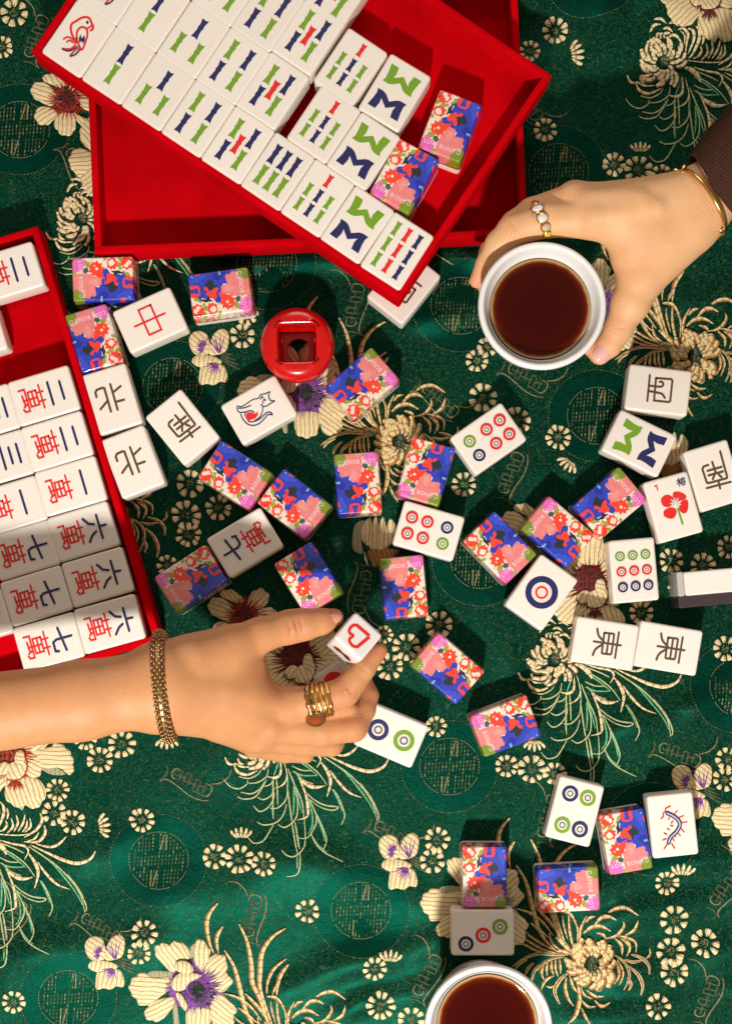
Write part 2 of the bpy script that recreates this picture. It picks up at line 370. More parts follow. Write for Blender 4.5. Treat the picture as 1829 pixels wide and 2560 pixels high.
def daisy(cx, cy, r, n=None, rot=None, half=False, ang=0.0):
    e = Emb(); rnd = random.Random(int(cx * 13 + cy * 7)); n = n or rnd.choice((8, 8, 9, 9, 10)); rot = rnd.random() * 6.28 if rot is None else rot
    if half:
        for i in range(5):
            a = ang + (i - 2) * 0.36; l = r * (0.95 - 0.05 * abs(i - 2)); o = (i - 2) * r * 0.17
            b = (cx + math.cos(ang + 1.57) * o, cy + math.sin(ang + 1.57) * o)
            tip = (b[0] + math.cos(a) * l, b[1] + math.sin(a) * l)
            md = ((b[0] * .4 + tip[0] * .6) + math.cos(ang + 1.57) * (i - 2) * 1.5, (b[1] * .4 + tip[1] * .6) + math.sin(ang + 1.57) * (i - 2) * 1.5)
            e.strip([b, md, tip], r * 0.27, 'cream', (0.3, 0.45), 4)
        return e.build('half_daisy_motif')
    for i in range(n):
        a = rot + i * 6.2832 / n + rnd.uniform(-.09, .09); r0 = r * rnd.uniform(.40, .47); r1 = r * rnd.uniform(.9, 1.03); wd = r * rnd.uniform(1.8, 2.1) / n
        d = np.array([math.cos(a), math.sin(a)]); q = np.array([-d[1], d[0]]); c = np.array([cx, cy])
        outl = [c + d * r0, c + d * (r0 * .55 + r1 * .45) + q * wd * .75, c + d * (r1 * .9 + r0 * .1) + q * wd * .95, c + d * r1, c + d * (r1 * .9 + r0 * .1) - q * wd * .95, c + d * (r0 * .55 + r1 * .45) - q * wd * .75]
        e.petal(outl, 'cream', d, 3.2, 3, 0.8, 14)
        e.lift += 2.4; e.strip([c + d * (r0 + 1), c + d * (r0 * .45 + r1 * .55)], 3.2, 'stamen', (0.8, 0.3), 3, 1.4); e.lift -= 2.4
    for k in range(26):
        a, q = rnd.random() * 6.28, math.sqrt(rnd.random()) * r * .27
        x, y = cx + math.cos(a) * q, cy + math.sin(a) * q; b = rnd.random() * 6.28
        e.strip([(x, y), (x + math.cos(b) * 4, y + math.sin(b) * 4)], 2.6, rnd.choice(('olive', 'gold_dim', 'gold_t')), (0.6, 0.6), 3, 1.2)
    return e.build('daisy_motif')
DAISY = [(36,32,36),(4,118,30),(1386,80,34),(1323,130,28),(1362,324,31),(1533,412,30),(1594,424,36),(1652,439,30),(617,784,30),(606,839,32),(1192,901,30),
 (1206,994,37),(1292,1051,36),(1395,1093,33),(1159,1211,33),(475,1208,37),(465,1288,38),(546,1269,34),(471,1337,33),(418,1414,28),(1677,1401,32),(1820,1369,30),
 (1755,1415,33),(1690,1470,22),(1602,1533,32),(1812,1621,32),(1096,1563,36),(1016,1617,36),(974,1667,36),(959,1586,24),(1089,1815,28),(1265,1915,30),(1328,1923,37),
 (1386,1934,30),(1092,2100,33),(1079,2152,33),(304,1860,36),(250,1900,35),(215,1847,30),(144,1975,30),(135,2033,32),(182,2055,33),(355,2050,32),(536,2141,32),
 (598,2146,38),(660,2157,32),(363,2330,34),(350,2381,31),(35,2505,31),(768,2277,31),(936,2418,31),(951,2512,38),(1027,2550,36),(1665,2206,31),(1682,2298,38),
 (1673,2378,38),(1759,2355,36),(1682,2428,37),(1640,2512,33),(1816,1897,30),(1808,1949,30),(1216,868,26)]
for x, y, r in DAISY: daisy(x, y, r)
for x, y, r, a in [(1425,140,34,-2.4+2.2),(1600,378,26,-1.57),(1424,1152,30,2.2),(1335,1852,28,1.57),(248,2066,32,-0.2),(417,1846,30,1.57),(603,2094,28,-1.57),(974,2400,30,-1.45),(1703,2186,32,-1.5),(228,470,16,0)]:
    daisy(x, y, r, half=True, ang=a)

# --- motif drawings: strokes noted as (points, width, colour)
C4o, C4s = (580, 720), 4.735
C_STK = [tr(p, C4o, C4s) + [w / C4s] for p, w in [
 ([(420,285),(500,275),(570,325)],32),([(375,430),(420,350),(500,335)],36),([(600,320),(660,305),(720,350)],28),([(530,385),(590,370),(650,415)],32),
 ([(460,500),(460,450),(490,430)],28),([(505,500),(505,445),(530,430)],28),([(550,490),(550,440),(600,425),(620,440)],30),([(600,480),(640,450),(700,460),(780,560)],36),
 ([(710,385),(770,370),(830,430),(820,520),(810,640)],32),([(830,370),(890,400),(900,500),(840,650)],36),([(920,345),(960,400),(960,500),(900,640),(850,700)],36),
 ([(1000,420),(1015,490),(1000,560)],26),([(985,570),(1000,620),(960,680),(900,700)],30),([(740,400),(790,450),(790,560)],18),([(820,720),(1000,740),(1200,740),(1369,690)],16),
 ([(1000,720),(1070,640),(1050,540)],28),([(1080,700),(1130,600),(1110,505)],28),([(1130,700),(1190,600),(1215,500)],28),([(1180,710),(1230,640),(1240,560)],26),([(1210,710),(1280,640),(1270,540)],28),
 ([(790,800),(880,830),(960,900),(995,975)],60)]]
C6o, C6s = (-269, 920), 3.788
C_STK += [tr(p, C6o, C6s) + [w / C6s] for p, w in [
 ([(380,730),(400,800),(340,890),(230,960)],30),([(420,845),(430,920),(360,1000),(230,1000)],30),([(370,910),(330,970),(250,1000)],20),([(630,950),(560,1020),(470,1050),(340,1020)],28),
 ([(910,1085),(860,1160),(740,1200),(600,1170),(460,1110),(290,1030)],36),([(0,985),(120,1020),(230,1040),(270,1090),(235,1165)],24),([(270,1110),(330,1190),(365,1300),(330,1440)],34),
 ([(360,1190),(430,1290),(540,1400),(660,1450)],26),([(60,1260),(150,1330),(230,1350),(310,1335)],38),([(60,1250),(130,1420),(150,1560),(140,1630),(50,1660)],26)]]
C_LIN = [tr(p, C6o, C6s) for p in [
 [(270,1045),(400,1130),(530,1220),(650,1340),(760,1500),(805,1670)],[(815,1660),(815,1600),(740,1440),(640,1310)],[(0,1010),(150,1070),(230,1110)],[(0,1050),(140,1130),(250,1220),(330,1330)],
 [(0,1150),(90,1190),(190,1195)],[(120,1390),(210,1470),(310,1520),(435,1540),(380,1570),(270,1540),(170,1470)],[(390,1370),(440,1450),(490,1580),(495,1640),(465,1710)],
 [(160,1460),(220,1590),(230,1680),(190,1770),(140,1830),(60,1830)],[(220,1580),(300,1760),(325,1860),(290,1950)],[(180,1790),(230,1890),(320,1970),(480,2050)],[(20,1200),(100,1280),(200,1320)]]]
C_MNT = [tr(p, C6o, C6s) for p in [[(300,1070),(480,1190),(620,1350),(730,1500),(780,1600)],[(0,1070),(130,1150),(240,1240)],[(0,1200),(100,1240),(240,1240)],[(180,1450),(280,1510),(390,1540)],
 [(380,1370),(425,1450),(475,1580)],[(150,1450),(190,1600),(190,1720),(150,1790)],[(190,1810),(240,1890),(330,1960)],[(225,1610),(290,1770),(308,1860)]]]
C5o, C5s = (402, 16), 4.06
C_STK += [tr(p, C5o, C5s) + [w / C5s] for p, w in [([(440,370),(520,380),(575,330),(570,180)],30),([(110,230),(180,270),(290,270)],22),([(100,240),(140,320),(240,350),(370,290)],32),
 ([(10,170),(50,240),(130,240)],28),([(140,180),(160,230),(200,245)],26),([(520,490),(600,450),(640,360),(600,190)],16)]]
C_LIN += [tr(p, C5o, C5s) for p in [[(500,380),(495,560),(500,800)],[(530,390),(540,500),(545,660)],[(0,400),(60,470),(150,495),(230,450),(240,410)],[(150,370),(250,390),(340,350),(380,300)],
 [(250,440),(340,430),(430,370),(450,280)],[(410,470),(470,450),(510,390)],[(170,530),(280,545),(370,490),(410,420)],[(135,575),(200,600),(310,580),(390,480),(430,400)],[(340,580),(400,605),(480,560),(510,480)],
 [(300,670),(360,725),(440,690),(500,600),(510,520)],[(470,690),(540,690),(610,630),(640,560),(640,450)],[(340,830),(400,860),(520,840),(600,760),(635,650)],[(500,860),(430,980),(380,1030),(300,1040),(240,980)],
 [(550,855),(610,885),(690,840),(740,760),(745,620),(705,470)],[(640,460),(680,760),(690,820)],[(690,830),(720,1020),(750,1150)],[(720,830),(770,1100)],[(590,1110),(640,1160),(720,1170),(800,1100),(825,1010),(815,800)],
 [(650,290),(700,420),(790,620),(810,790)],[(775,1140),(770,1290),(730,1360),(640,1375)]]]
C_MNT += [tr(p, C5o, C5s) for p in [[(705,470),(710,640),(700,760)],[(735,900),(755,1080)],[(745,1170),(745,1300)],[(500,520),(495,640),(490,760)],[(690,370),(740,540),(790,740)],[(640,330),(650,480)],[(560,200),(500,380)]]]
def crescents(e, cx, cy, rx, ry, rows, side):
    rnd = random.Random(int(cx * 3 + cy))
    for r0, r1, n, w, sw in rows:
        order = list(range(n)); rnd.shuffle(order)
        for i in order:
            a = i * 6.2832 / n + rnd.uniform(-.13, .13); s_ = sw * rnd.uniform(.5, 1.5) * (1 if math.cos(a - 2.2) > -0.35 else -0.8)
            q0, q1 = r0 * rnd.uniform(.9, 1.08), r1 * rnd.uniform(.86, 1.08); wd = w * rnd.uniform(.85, 1.25); pts = []
            for t in (0, .35, .7, 1):
                r = q0 + (q1 - q0) * t; b_ = a + s_ * t * t
                pts.append((cx + math.cos(b_) * rx * r, cy + math.sin(b_) * ry * r))
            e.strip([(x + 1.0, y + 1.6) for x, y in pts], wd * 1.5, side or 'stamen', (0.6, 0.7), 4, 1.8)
            e.strip(pts, wd, 'gold_petal' if side else 'cream', (0.5, 0.75), 4, 3.6)
def eye(e, pts, c):
    e.petal(at(pts, c), 'stamen', None, 1.2); p = np.array(pts)
    rnd = random.Random(3); mn, mx = p.min(0), p.max(0)
    for k in range(70):
        x, y = rnd.uniform(mn[0], mx[0]), rnd.uniform(mn[1], mx[1])
        if ((x - p[:, 0].mean()) / (mx[0] - mn[0]) * 2.2) ** 2 + ((y - p[:, 1].mean()) / (mx[1] - mn[1]) * 2.2) ** 2 < 1:
            e.lift += 1.2; e.strip(at([(x, y), (x + 3.4, y + rnd.uniform(-2, 2))], c), 2.8, rnd.choice(('olive', 'olive', 'gold_t')), (0.7, 0.7), 3, 1.2); e.lift -= 1.2
def chrys_green(c):
    e = Emb()
    for p in C_MNT: e.strip(at(p, c), 4.4, 'mint', (0.5, 0.4), 5, 1.2)
    for p in C_LIN: e.strip(at(p, c), 3.6, 'leaf_line', (0.7, 0.5), 5, 1.6)
    for p in C_STK: e.strip(at(p[:-1], c), p[-1] * 1.05, 'cream', (0.3, 0.2), 5)
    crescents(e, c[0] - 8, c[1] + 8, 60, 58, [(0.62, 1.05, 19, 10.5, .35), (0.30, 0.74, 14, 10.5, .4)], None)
    eye(e, [(-2,-20),(14,-22),(16,-5),(4,14),(-8,16),(-16,2),(-10,-12)], c)
    return e.build('pale_chrysanthemum_motif')
G7o, G7s = (905, 700), 4.06
G_C = [tr(p, G7o, G7s) + [w / G7s] for p, w in [([(1050,160),(1130,115),(1230,110),(1345,185)],36),([(910,290),(980,210),(1060,200),(1125,235)],36),([(820,270),(860,220),(920,205)],26),([(800,380),(880,310),(980,300),(1075,355)],38),
 ([(930,370),(1000,390),(1030,440)],26),([(1030,430),(1130,400),(1200,310),(1195,245)],28),([(1220,400),(1310,340),(1345,240)],28),([(1130,400),(1240,420),(1330,470),(1330,570)],24),([(1120,430),(1190,500),(1190,600)],28),
 ([(1180,430),(1270,510),(1235,610)],24),([(1200,420),(1270,490),(1270,570)],18),([(1140,640),(1190,760),(1150,890)],20),([(1130,660),(1150,780),(1100,880)],20),([(830,950),(920,1010),(1005,1010)],26),([(770,920),(810,1000),(890,1040)],20),
 ([(770,1040),(840,1110),(920,1110)],22),([(910,1050),(980,1105),(1065,1070)],26),([(740,880),(765,1050),(720,1200),(640,1290)],38),([(780,1130),(820,1220),(870,1299)],22),([(630,830),(620,930),(650,1040),(700,1115)],30),
 ([(660,800),(700,920),(740,980)],26),([(520,900),(470,930),(420,915)],20),([(505,810),(420,860),(370,960)],26),([(560,640),(570,720),(570,790)],22),([(520,640),(520,740),(545,820)],22),([(480,650),(480,740),(500,800)],22),
 ([(440,660),(430,740),(435,810)],22),([(400,690),(380,780),(400,850)],22),([(690,580),(630,520),(560,450),(520,420)],44),([(640,600),(500,500),(460,420),(460,350)],22),([(600,590),(400,500),(260,410),(205,350)],18),
 ([(560,590),(380,540),(240,460),(130,400)],18),([(520,590),(330,560),(210,500),(100,470)],18),([(700,540),(660,360),(650,190)],24),([(735,500),(740,330),(680,210)],18),([(760,480),(770,330),(830,200)],24),([(640,440),(600,300),(590,200)],16),
 ([(590,400),(550,300),(530,220)],16),([(690,600),(600,560),(540,560)],30)]]
G_B = [tr(p, G7o, G7s) + [w / G7s] for p, w in [([(1120,600),(1220,680),(1250,800),(1200,945)],24),([(1250,700),(1340,780),(1390,900),(1375,1000)],30),([(1280,590),(1380,620),(1450,690),(1455,780)],28),([(1210,640),(1300,660),(1400,640)],24),
 ([(1430,630),(1475,590),(1470,530)],20),([(1230,800),(1270,880),(1250,950)],26),([(890,930),(960,950),(985,890)],24),([(640,790),(560,860),(510,970),(560,1100)],34),([(640,600),(500,600),(350,590),(200,640),(80,720)],26),
 ([(370,700),(300,770),(280,860)],28),([(300,680),(240,740),(210,810)],26),([(230,650),(150,690),(110,750)],26),([(620,620),(480,640),(380,700),(330,760)],22)]]
G3o, G3s = (1753, 1269), 3.69
G_C += [tr(p, G3o, G3s) + [w / G3s] for p, w in [([(980,-85),(905,10),(880,120),(900,270),(940,375)],36),([(1025,130),(970,240),(985,380)],32),([(1175,110),(1250,270),(1290,480),(1300,650),(1370,800),(1450,1033),(1560,1160)],40),
 ([(1040,350),(1130,500),(1180,680),(1230,880),(1300,1030),(1420,1150)],38),([(1600,150),(1480,230),(1390,370),(1370,560),(1370,700),(1430,900),(1500,1100)],40),([(1610,430),(1500,520),(1440,640),(1430,750)],26),
 ([(1630,480),(1550,600),(1520,760)],34),([(1530,640),(1480,760)],20),([(1430,770),(1520,780),(1590,870)],28),([(1230,750),(1350,870),(1440,1000)],28),([(1040,750),(1170,790),(1290,880),(1380,1000)],24),([(1170,880),(1260,950),(1340,1020)],24)]]
def chrys_gold(c):
    e = Emb()
    for p in G_B:
        e.strip(at(p[:-1], c), p[-1] * 1.25, 'cream_line', (0.35, 0.25), 5, 1.6); e.strip(at(p[:-1], c), p[-1] * 0.85, 'brown', (0.35, 0.2), 5, 2.4, 0.6)
    for p in G_C:
        e.strip(at(p[:-1], c), p[-1] * 1.25, 'brown', (0.3, 0.2), 5, 1.2, 1.5); e.strip(at(p[:-1], c), p[-1] * 0.9, 'gold_petal', (0.3, 0.18), 5)
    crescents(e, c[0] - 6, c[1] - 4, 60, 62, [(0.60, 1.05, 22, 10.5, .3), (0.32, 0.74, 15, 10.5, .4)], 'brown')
    eye(e, [(-4,-32),(18,-27),(6,-2),(13,10),(6,25),(-11,25),(-18,0)], c)
    return e.build('gold_chrysanthemum_motif')
PEO, PS = (800, 730), 3.69
P_PET = [([(560,560),(470,480),(410,400),(410,310),(470,280),(540,290),(580,265),(660,290),(710,350),(715,430),(640,470)]),([(760,470),(750,380),(770,280),(830,250),(860,290),(905,350),(890,440),(850,560)]),
 ([(850,560),(880,440),(960,390),(1040,410),(1060,500),(1060,570),(1110,620),(1090,680),(1000,750),(930,700)]),([(930,760),(1010,750),(1080,820),(1145,890),(1120,970),(1110,1060),(960,1090),(900,900)]),
 ([(560,600),(380,600),(300,560),(220,590),(165,660),(170,740),(220,800),(260,860),(340,850),(450,780),(540,700)]),([(560,780),(440,800),(350,840),(300,950),(360,1000),(450,1000),(530,920),(580,840)]),([(700,890),(690,1060),(760,1120),(850,1110),(900,1050),(900,890)])]
P_IN = [([(590,520),(600,450),(680,440),(740,480),(750,540),(670,560)]),([(545,660),(600,570),(690,540),(830,575),(720,640),(680,700),(600,720)]),([(590,740),(640,850),(680,900),(700,840),(640,740)])]
P_GR = [([(330,570),(400,540),(580,560),(560,600),(460,620),(400,640)]),([(725,430),(720,330),(770,285),(765,380)]),([(560,860),(600,860),(620,1060),(575,1060)])]
def fringe(e, c, center, r0, r1, n, k, a0=0, a1=6.2832, w=3.2, seed=1):
    rnd = random.Random(seed)
    for i in range(n):
        a = a0 + (a1 - a0) * (i + rnd.uniform(-.3, .3)) / n; q = r1 * rnd.uniform(.78, 1.08)
        e.lift += 3.4; e.strip(at([(center[0] + math.cos(a) * r0, center[1] + math.sin(a) * r0), (center[0] + math.cos(a + .06) * q, center[1] + math.sin(a + .06) * q)], c), w, k, (1, 0.15), 4, 1.6); e.lift -= 3.4
def peony_purple(c):
    e = Emb()
    for p in P_GR: e.petal(at(tr(p, PEO, PS), c), 'pale', None, 1.5)
    e.petal(at(tr([(540,560),(700,440),(850,520),(960,700),(920,880),(700,900),(550,800)], PEO, PS), c), 'purple', None, 1.5)
    for p in P_PET:
        q = tr(p, PEO, PS); m = np.mean(q, 0); e.petal(at(q, c), 'cream', m, 4.5, scallop=True)
    e.lift += 1
    e.petal(at(tr([(660,640),(740,580),(840,600),(890,720),(860,820),(750,840),(680,760)], PEO, PS), c), 'violet_dark', None, 4.6)
    fringe(e, c, (-5, -8), 20, 66, 60, 'purple', seed=5, w=3.0); fringe(e, c, (4, 2), 5, 25, 26, 'stamen', seed=11, w=2.6); fringe(e, c, (-45, -10), 4, 40, 12, 'purple', 2.4, 4.0, seed=6)
    for k in range(22):
        a = -0.6 + k * 0.125; r = 16 + (k % 3) * 6; e.lift += 5
        e.strip(at([(4 + math.cos(a) * r * .35, 6 + math.sin(a) * r * .35), (4 + math.cos(a) * (r + 10), 6 + math.sin(a) * (r + 10))], c), 3.4, 'stamen' if k % 2 else 'purple', (0.3, 0.9), 3, 1.5); e.lift -= 5
    e.lift += 5
    for p in P_IN: e.petal(at(tr(p, PEO, PS), c), 'cream', None, 4)
    return e.build('purple_peony_motif')
REO, RS = (100, 190), 3.788
R_PET = [tr(p, REO, RS) for p in [[(300,140),(480,100),(520,60),(600,90),(660,150),(690,220),(690,340),(650,365),(560,300),(430,310),(330,180)],[(80,400),(240,380),(380,420),(440,540),(390,640),(330,690),(240,660),(210,695),(120,650),(60,600),(50,500)],
 [(250,180),(340,180),(410,260),(370,380),(300,390),(240,330)],[(-260,200),(-120,160),(60,230),(80,350),(60,450),(-40,550),(-180,520),(-250,400)]]]
R_PET += [[(-29,-56),(-22,-92),(-4,-116),(26,-121),(44,-83),(26,-50)],[(-50,-14),(-95,-50),(-84,-100),(-36,-108),(-16,-52)],[(26,-40),(56,-84),(96,-66),(90,-24),(44,-10)],[(-40,0),(-100,-30),(-122,6),(-96,44),(-46,30)]]
R_IN = [tr(p, REO, RS) for p in [[(80,340),(110,250),(250,220),(260,320),(200,400),(90,400)],[(-20,300),(40,240),(100,260),(90,340),(20,370)],[(150,230),(170,140),(230,140),(250,240),(200,300)]]]
def peony_red(c, bright=True):
    e = Emb(); k = 'red_t' if bright else 'maroon'
    e.petal(at(tr([(380,290),(540,300),(620,365),(480,365)], REO, RS), c), 'pale', None, 1.2)
    e.petal(at([(-46,-46),(30,-52),(66,-6),(60,40),(10,64),(-48,40)], c), k, None, 2)
    for p in R_PET: e.petal(at(p, c), 'cream', np.mean(p, 0), 4.5, scallop=True)
    e.lift += 1; e.petal(at([(-34,-42),(26,-42),(40,-4),(20,26),(-34,22)], c), k, None, 4.4)
    fringe(e, c, (0, 0), 30, 66, 46, k, seed=8); fringe(e, c, (12, 58), 6, 34, 9, k, .6, 2.5, 3.6, 9)
    for q in range(18):
        a = q * .35; r = 10 + (q % 3) * 8; e.lift += 5
        e.strip(at([(-4 + math.cos(a) * r, -12 + math.sin(a) * r), (-4 + math.cos(a) * (r + 8), -12 + math.sin(a) * (r + 8))], c), 4.4, 'stamen', (0.6, 0.9), 3, 1.5); e.lift -= 5
    e.lift += 5
    for p in R_IN:
        e.petal(at([(x * 1.05, y * 1.05) for x, y in p], c), k, None, 1.2); e.petal(at(p, c), 'cream', np.mean(p, 0) + (0.1, 0.1), 4)
    return e.build('red_peony_motif')
F_PET = [tr(p, (510, 430), 4.737) for p in [[(420,280),(230,190),(240,140),(310,115),(420,150),(520,260)],[(380,320),(220,210),(100,250),(90,350),(150,420),(320,500),(380,420)],[(330,520),(200,500),(130,580),(150,680),(250,720),(330,680),(400,580)],
 [(400,580),(355,700),(400,790),(490,845),(580,800),(615,700),(590,580)],[(580,570),(640,600),(740,650),(800,740),(720,740),(640,690)],[(540,300),(600,150),(720,110),(800,220),(690,360)],[(650,380),(820,330),(900,420),(850,560),(690,520)]]]
def blossom(c):
    e = Emb()
    for p in F_PET: e.petal(at(p, c), 'cream', np.mean(p, 0), 4.5, scallop=True)
    e.petal(at([(28 * math.cos(a), 27 * math.sin(a)) for a in np.arange(10) * .6283], c), 'maroon', None, 5)
    fringe(e, c, (0, 0), 22, 56, 40, 'red_t', seed=4, w=3.6)
    rnd = random.Random(2)
    for q in range(26):
        a, r = rnd.random() * 6.28, 6 + rnd.random() * 18; e.lift += 6
        e.strip(at([(math.cos(a) * r, math.sin(a) * r), (math.cos(a) * (r + 6), math.sin(a) * (r + 6))], c), 4.2, 'stamen' if q % 3 else 'red_t', (0.7, 0.9), 3, 1.4); e.lift -= 6
    return e.build('red_centred_blossom_motif')
def bud(c):
    e = Emb(); t = lambda p: at(tr(p, (885, 315), 2.62), c)
    e.petal(t([(740,390),(760,240),(830,220),(800,330),(810,430)]), 'pale', (0, -1), 2)
    e.petal(t([(840,420),(900,390),(1000,400),(1050,420),(900,520),(860,480)]), 'brown', (0.3, 1), 2.5)
    for p in ([(800,330),(810,240),(860,195),(870,300),(850,380)],[(850,380),(868,250),(900,180),(915,290),(900,400)],[(900,400),(912,260),(945,185),(965,290),(950,395)],[(950,395),(962,280),(990,200),(1035,265),(1010,350)]):
        e.petal(t(p), 'cream', (0, -1), 3.5)
    for p in ([(880,100),(890,150),(905,190)],[(920,110),(915,150),(905,190)]): e.strip(t(p), 6, 'stamen')
    for x in (820, 860, 900, 950): e.strip(t([(x, 420), (x + 10, 470), (x + 30, 520)]), 5, 'cream')
    return e.build('striped_bud_motif')
IR = [tr(p, (1150, 870), 2.9) for p in [[(1080,890),(1200,900),(1260,940),(1200,965),(1100,980),(1040,940)],[(1120,960),(1260,960),(1300,1040),(1290,1090),(1245,1085),(1200,1110),(1150,1100),(1100,1110),(1090,1060)],
 [(1020,770),(1060,720),(1120,720),(1160,760),(1170,870),(1100,900),(1040,860)],[(1170,820),(1200,740),(1260,700),(1310,740),(1300,840),(1260,880),(1170,890)]]]
def iris(c):
    e = Emb()
    for i in range(7):
        e.strip(at([(34, -2 + i * 3), (50 + i * 2, 4 + i * 5), (66 + i * 3, 8 + i * 6)], c), 3.2, 'stamen' if i % 2 else 'gold_dim', (0.6, 0.3), 3, 1.2)
    for p in IR: e.petal(at(p, c), 'cream', (-0.8, -0.6) if np.mean(p, 0)[1] < 0 else (-.2, 1), 4)
    fringe(e, c, (-4, -10), 4, 28, 14, 'purple', 2.2, 5.0, 3, 3); fringe(e, c, (32, 6), 3, 52, 5, 'purple', 4.0, 5.2, 3, 6); fringe(e, c, (26, 28), 2, 36, 8, 'purple', 1.3, 3.3, 3.4, 7)
    return e.build('small_iris_motif')
def medallion(cx, cy, rot=0.08):
    e = Emb(); mi = e.m('satin'); N = 72
    rings = [(1.0, 1.1), (0.9, 1.3), (0.75, 1.3), (0.62, 1.2)]
    for r, z in rings:
        for i in range(N): a = i * 6.2832 / N; e.v.append((cx + 120 * r * math.cos(a), cy + 114 * r * math.sin(a), z)); e.uv.append((0, 0))
    for k in range(3):
        for i in range(N): a, b = k * N + i, k * N + (i + 1) % N; e.f.append((a, b, b + N, a + N)); e.mi.append(mi)
    b0 = len(e.v); e.v.append((cx, cy, 1.2)); e.uv.append((0, 0)); md = e.m('satin_dark')
    for i in range(N): e.f.append((3 * N + i, 3 * N + (i + 1) % N, b0)); e.mi.append(md)
    e.lift = 1.9
    for i in range(92):
        a = i * 6.2832 / 92; b = a + .038
        e.strip([(cx + 121 * math.cos(a), cy + 115 * math.sin(a)), (cx + 121 * math.cos(b), cy + 115 * math.sin(b))], 2.2, 'gold_dim' if i % 5 else 'gold_t', (0.8, 0.8), 2, 0.8); e.lift = 1.9
    for i in range(64):
        a = i * 6.2832 / 64; b = a + .06
        if i % 8 in (3,): continue
        e.strip([(cx + 74 * math.cos(a), cy + 71 * math.sin(a)), (cx + 74 * math.cos(b), cy + 71 * math.sin(b))], 2.4, 'gold_t', (0.8, 0.8), 2, 0.8); e.lift = 1.9
    ca, sa = math.cos(rot), math.sin(rot); rnd = random.Random(int(cx))
    for j in range(-7, 8):
        for i in range(-8, 9):
            x, y = i * 8.6, j * 9.2 + i * -1.2
            if x * x + y * y > 66 * 66: continue
            if j in (-2, 2) and abs(i) < 7 and i % 4: continue
            if abs(x + (12 if y < 0 else -12)) < 5 and abs(y) > 24: continue
            l = 4.6 if (i + j) % 3 else 2.6
            p = [(x, y - l / 2 * 1.5), (x + .6, y + l / 2 * 1.5)]
            e.strip([(cx + u * ca - v * sa, cy + u * sa + v * ca) for u, v in p], 2.9, rnd.choice(('gold_t', 'gold_dim', 'gold_dim')), (0.9, 0.9), 2, 1.0); e.lift = 1.9
    for sx in (-1, 1):
        for dx in (-7, 7):
            p = [(sx * -12 + dx * .4, sx * 66), (sx * -9 + dx, sx * 26)]
            e.strip([(cx + u * ca - v * sa, cy + u * sa + v * ca) for u, v in p], 2.8, 'gold_t', (0.9, 0.9), 4, 1.0); e.lift = 1.9
    return e.build('round_medallion_motif')
GLY = [[(-38,-13),(-49,-13),(-54,-2),(-48,11),(-36,10)],[(-33,-18),(-31,14)],[(-40,0),(-20,-2)],[(-21,-16),(-19,16)],[(-21,-16),(-8,-18)],[(-8,-18),(-6,12)],[(-18,4),(8,2)],[(8,-14),(10,18)],[(8,-14),(20,-12)],[(20,-12),(22,16)],
 [(10,18),(24,16),(34,18)],[(22,-2),(40,-6)],[(34,-14),(36,18)],[(36,-14),(50,-12),(54,2),(48,16),(36,18)],[(-72,34),(-60,22),(-30,24),(10,32),(40,30),(58,22)],[(46,-18),(64,-30),(76,-52),(74,-74)],[(-70,-8),(-66,10),(-72,30)],[(-46,-2),(-40,4)]]
def glyph(cx, cy, ang, sc=1.0, mir=1):
    e = Emb(); a = R(ang); ca, sa = math.cos(a), math.sin(a)
    for p in GLY:
        q = [(cx + sc * (x * ca - mir * y * sa), cy + sc * (x * sa + mir * y * ca)) for x, y in p]
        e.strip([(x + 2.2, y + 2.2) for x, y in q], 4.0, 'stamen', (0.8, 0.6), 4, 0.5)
        e.strip(q, 2.6, 'gold_dim' if len(p) < 4 else 'gold_t', (0.8, 0.5), 4, 1.3)
    return e.build('woven_glyph_motif')
for c in [(1391,1643),(659,1854),(-71,2083),(1662,152),(212,542),(934,364)]: chrys_green(c)
for c in [(1483,2412),(1004,1108),(1740,894),(276,1320),(755,2624)]: chrys_gold(c)
for c in [(497,2478),(1225,2266),(1953,2054),(768,987),(1496,775)]: peony_purple(c)
peony_red((26,1890)); peony_red((744,1650), False); peony_red((1472,1462), False); peony_red((1752,-24), False); peony_red((297,399))
for c in [(168,251),(611,1540),(1345,1325)]: blossom(c)
for c in [(935,1340),(1663,1128)]: bud(c)
for c in [(517,880),(259,2392),(991,2140),(1723,1966)]: iris(c)
for c in [(397,2150),(171,2496),(902,2275),(1123,1916),(1491,1039),(1150,764),(431,966),(50,324),(1845,1718),(1396,430),(668,659),(1200,1400),(1627,2072),(1470,-60)]: medallion(*c)
for c in [(479,1955,27),(253,2319,30),(630,2288,-80),(985,2088,30),(1066,2435,-62),(1698,1886,20),(1812,2215,-52),(1762,2489,-70),(1368,2040,-75),(1275,1182,-68),(1318,944,30),(885,762,-80),(905,1480,100),(1320,250,60),(1100,1000,40),(90,90,-70),(200,420,60),(300,1750,30),(30,2300,-60)]: glyph(*c)

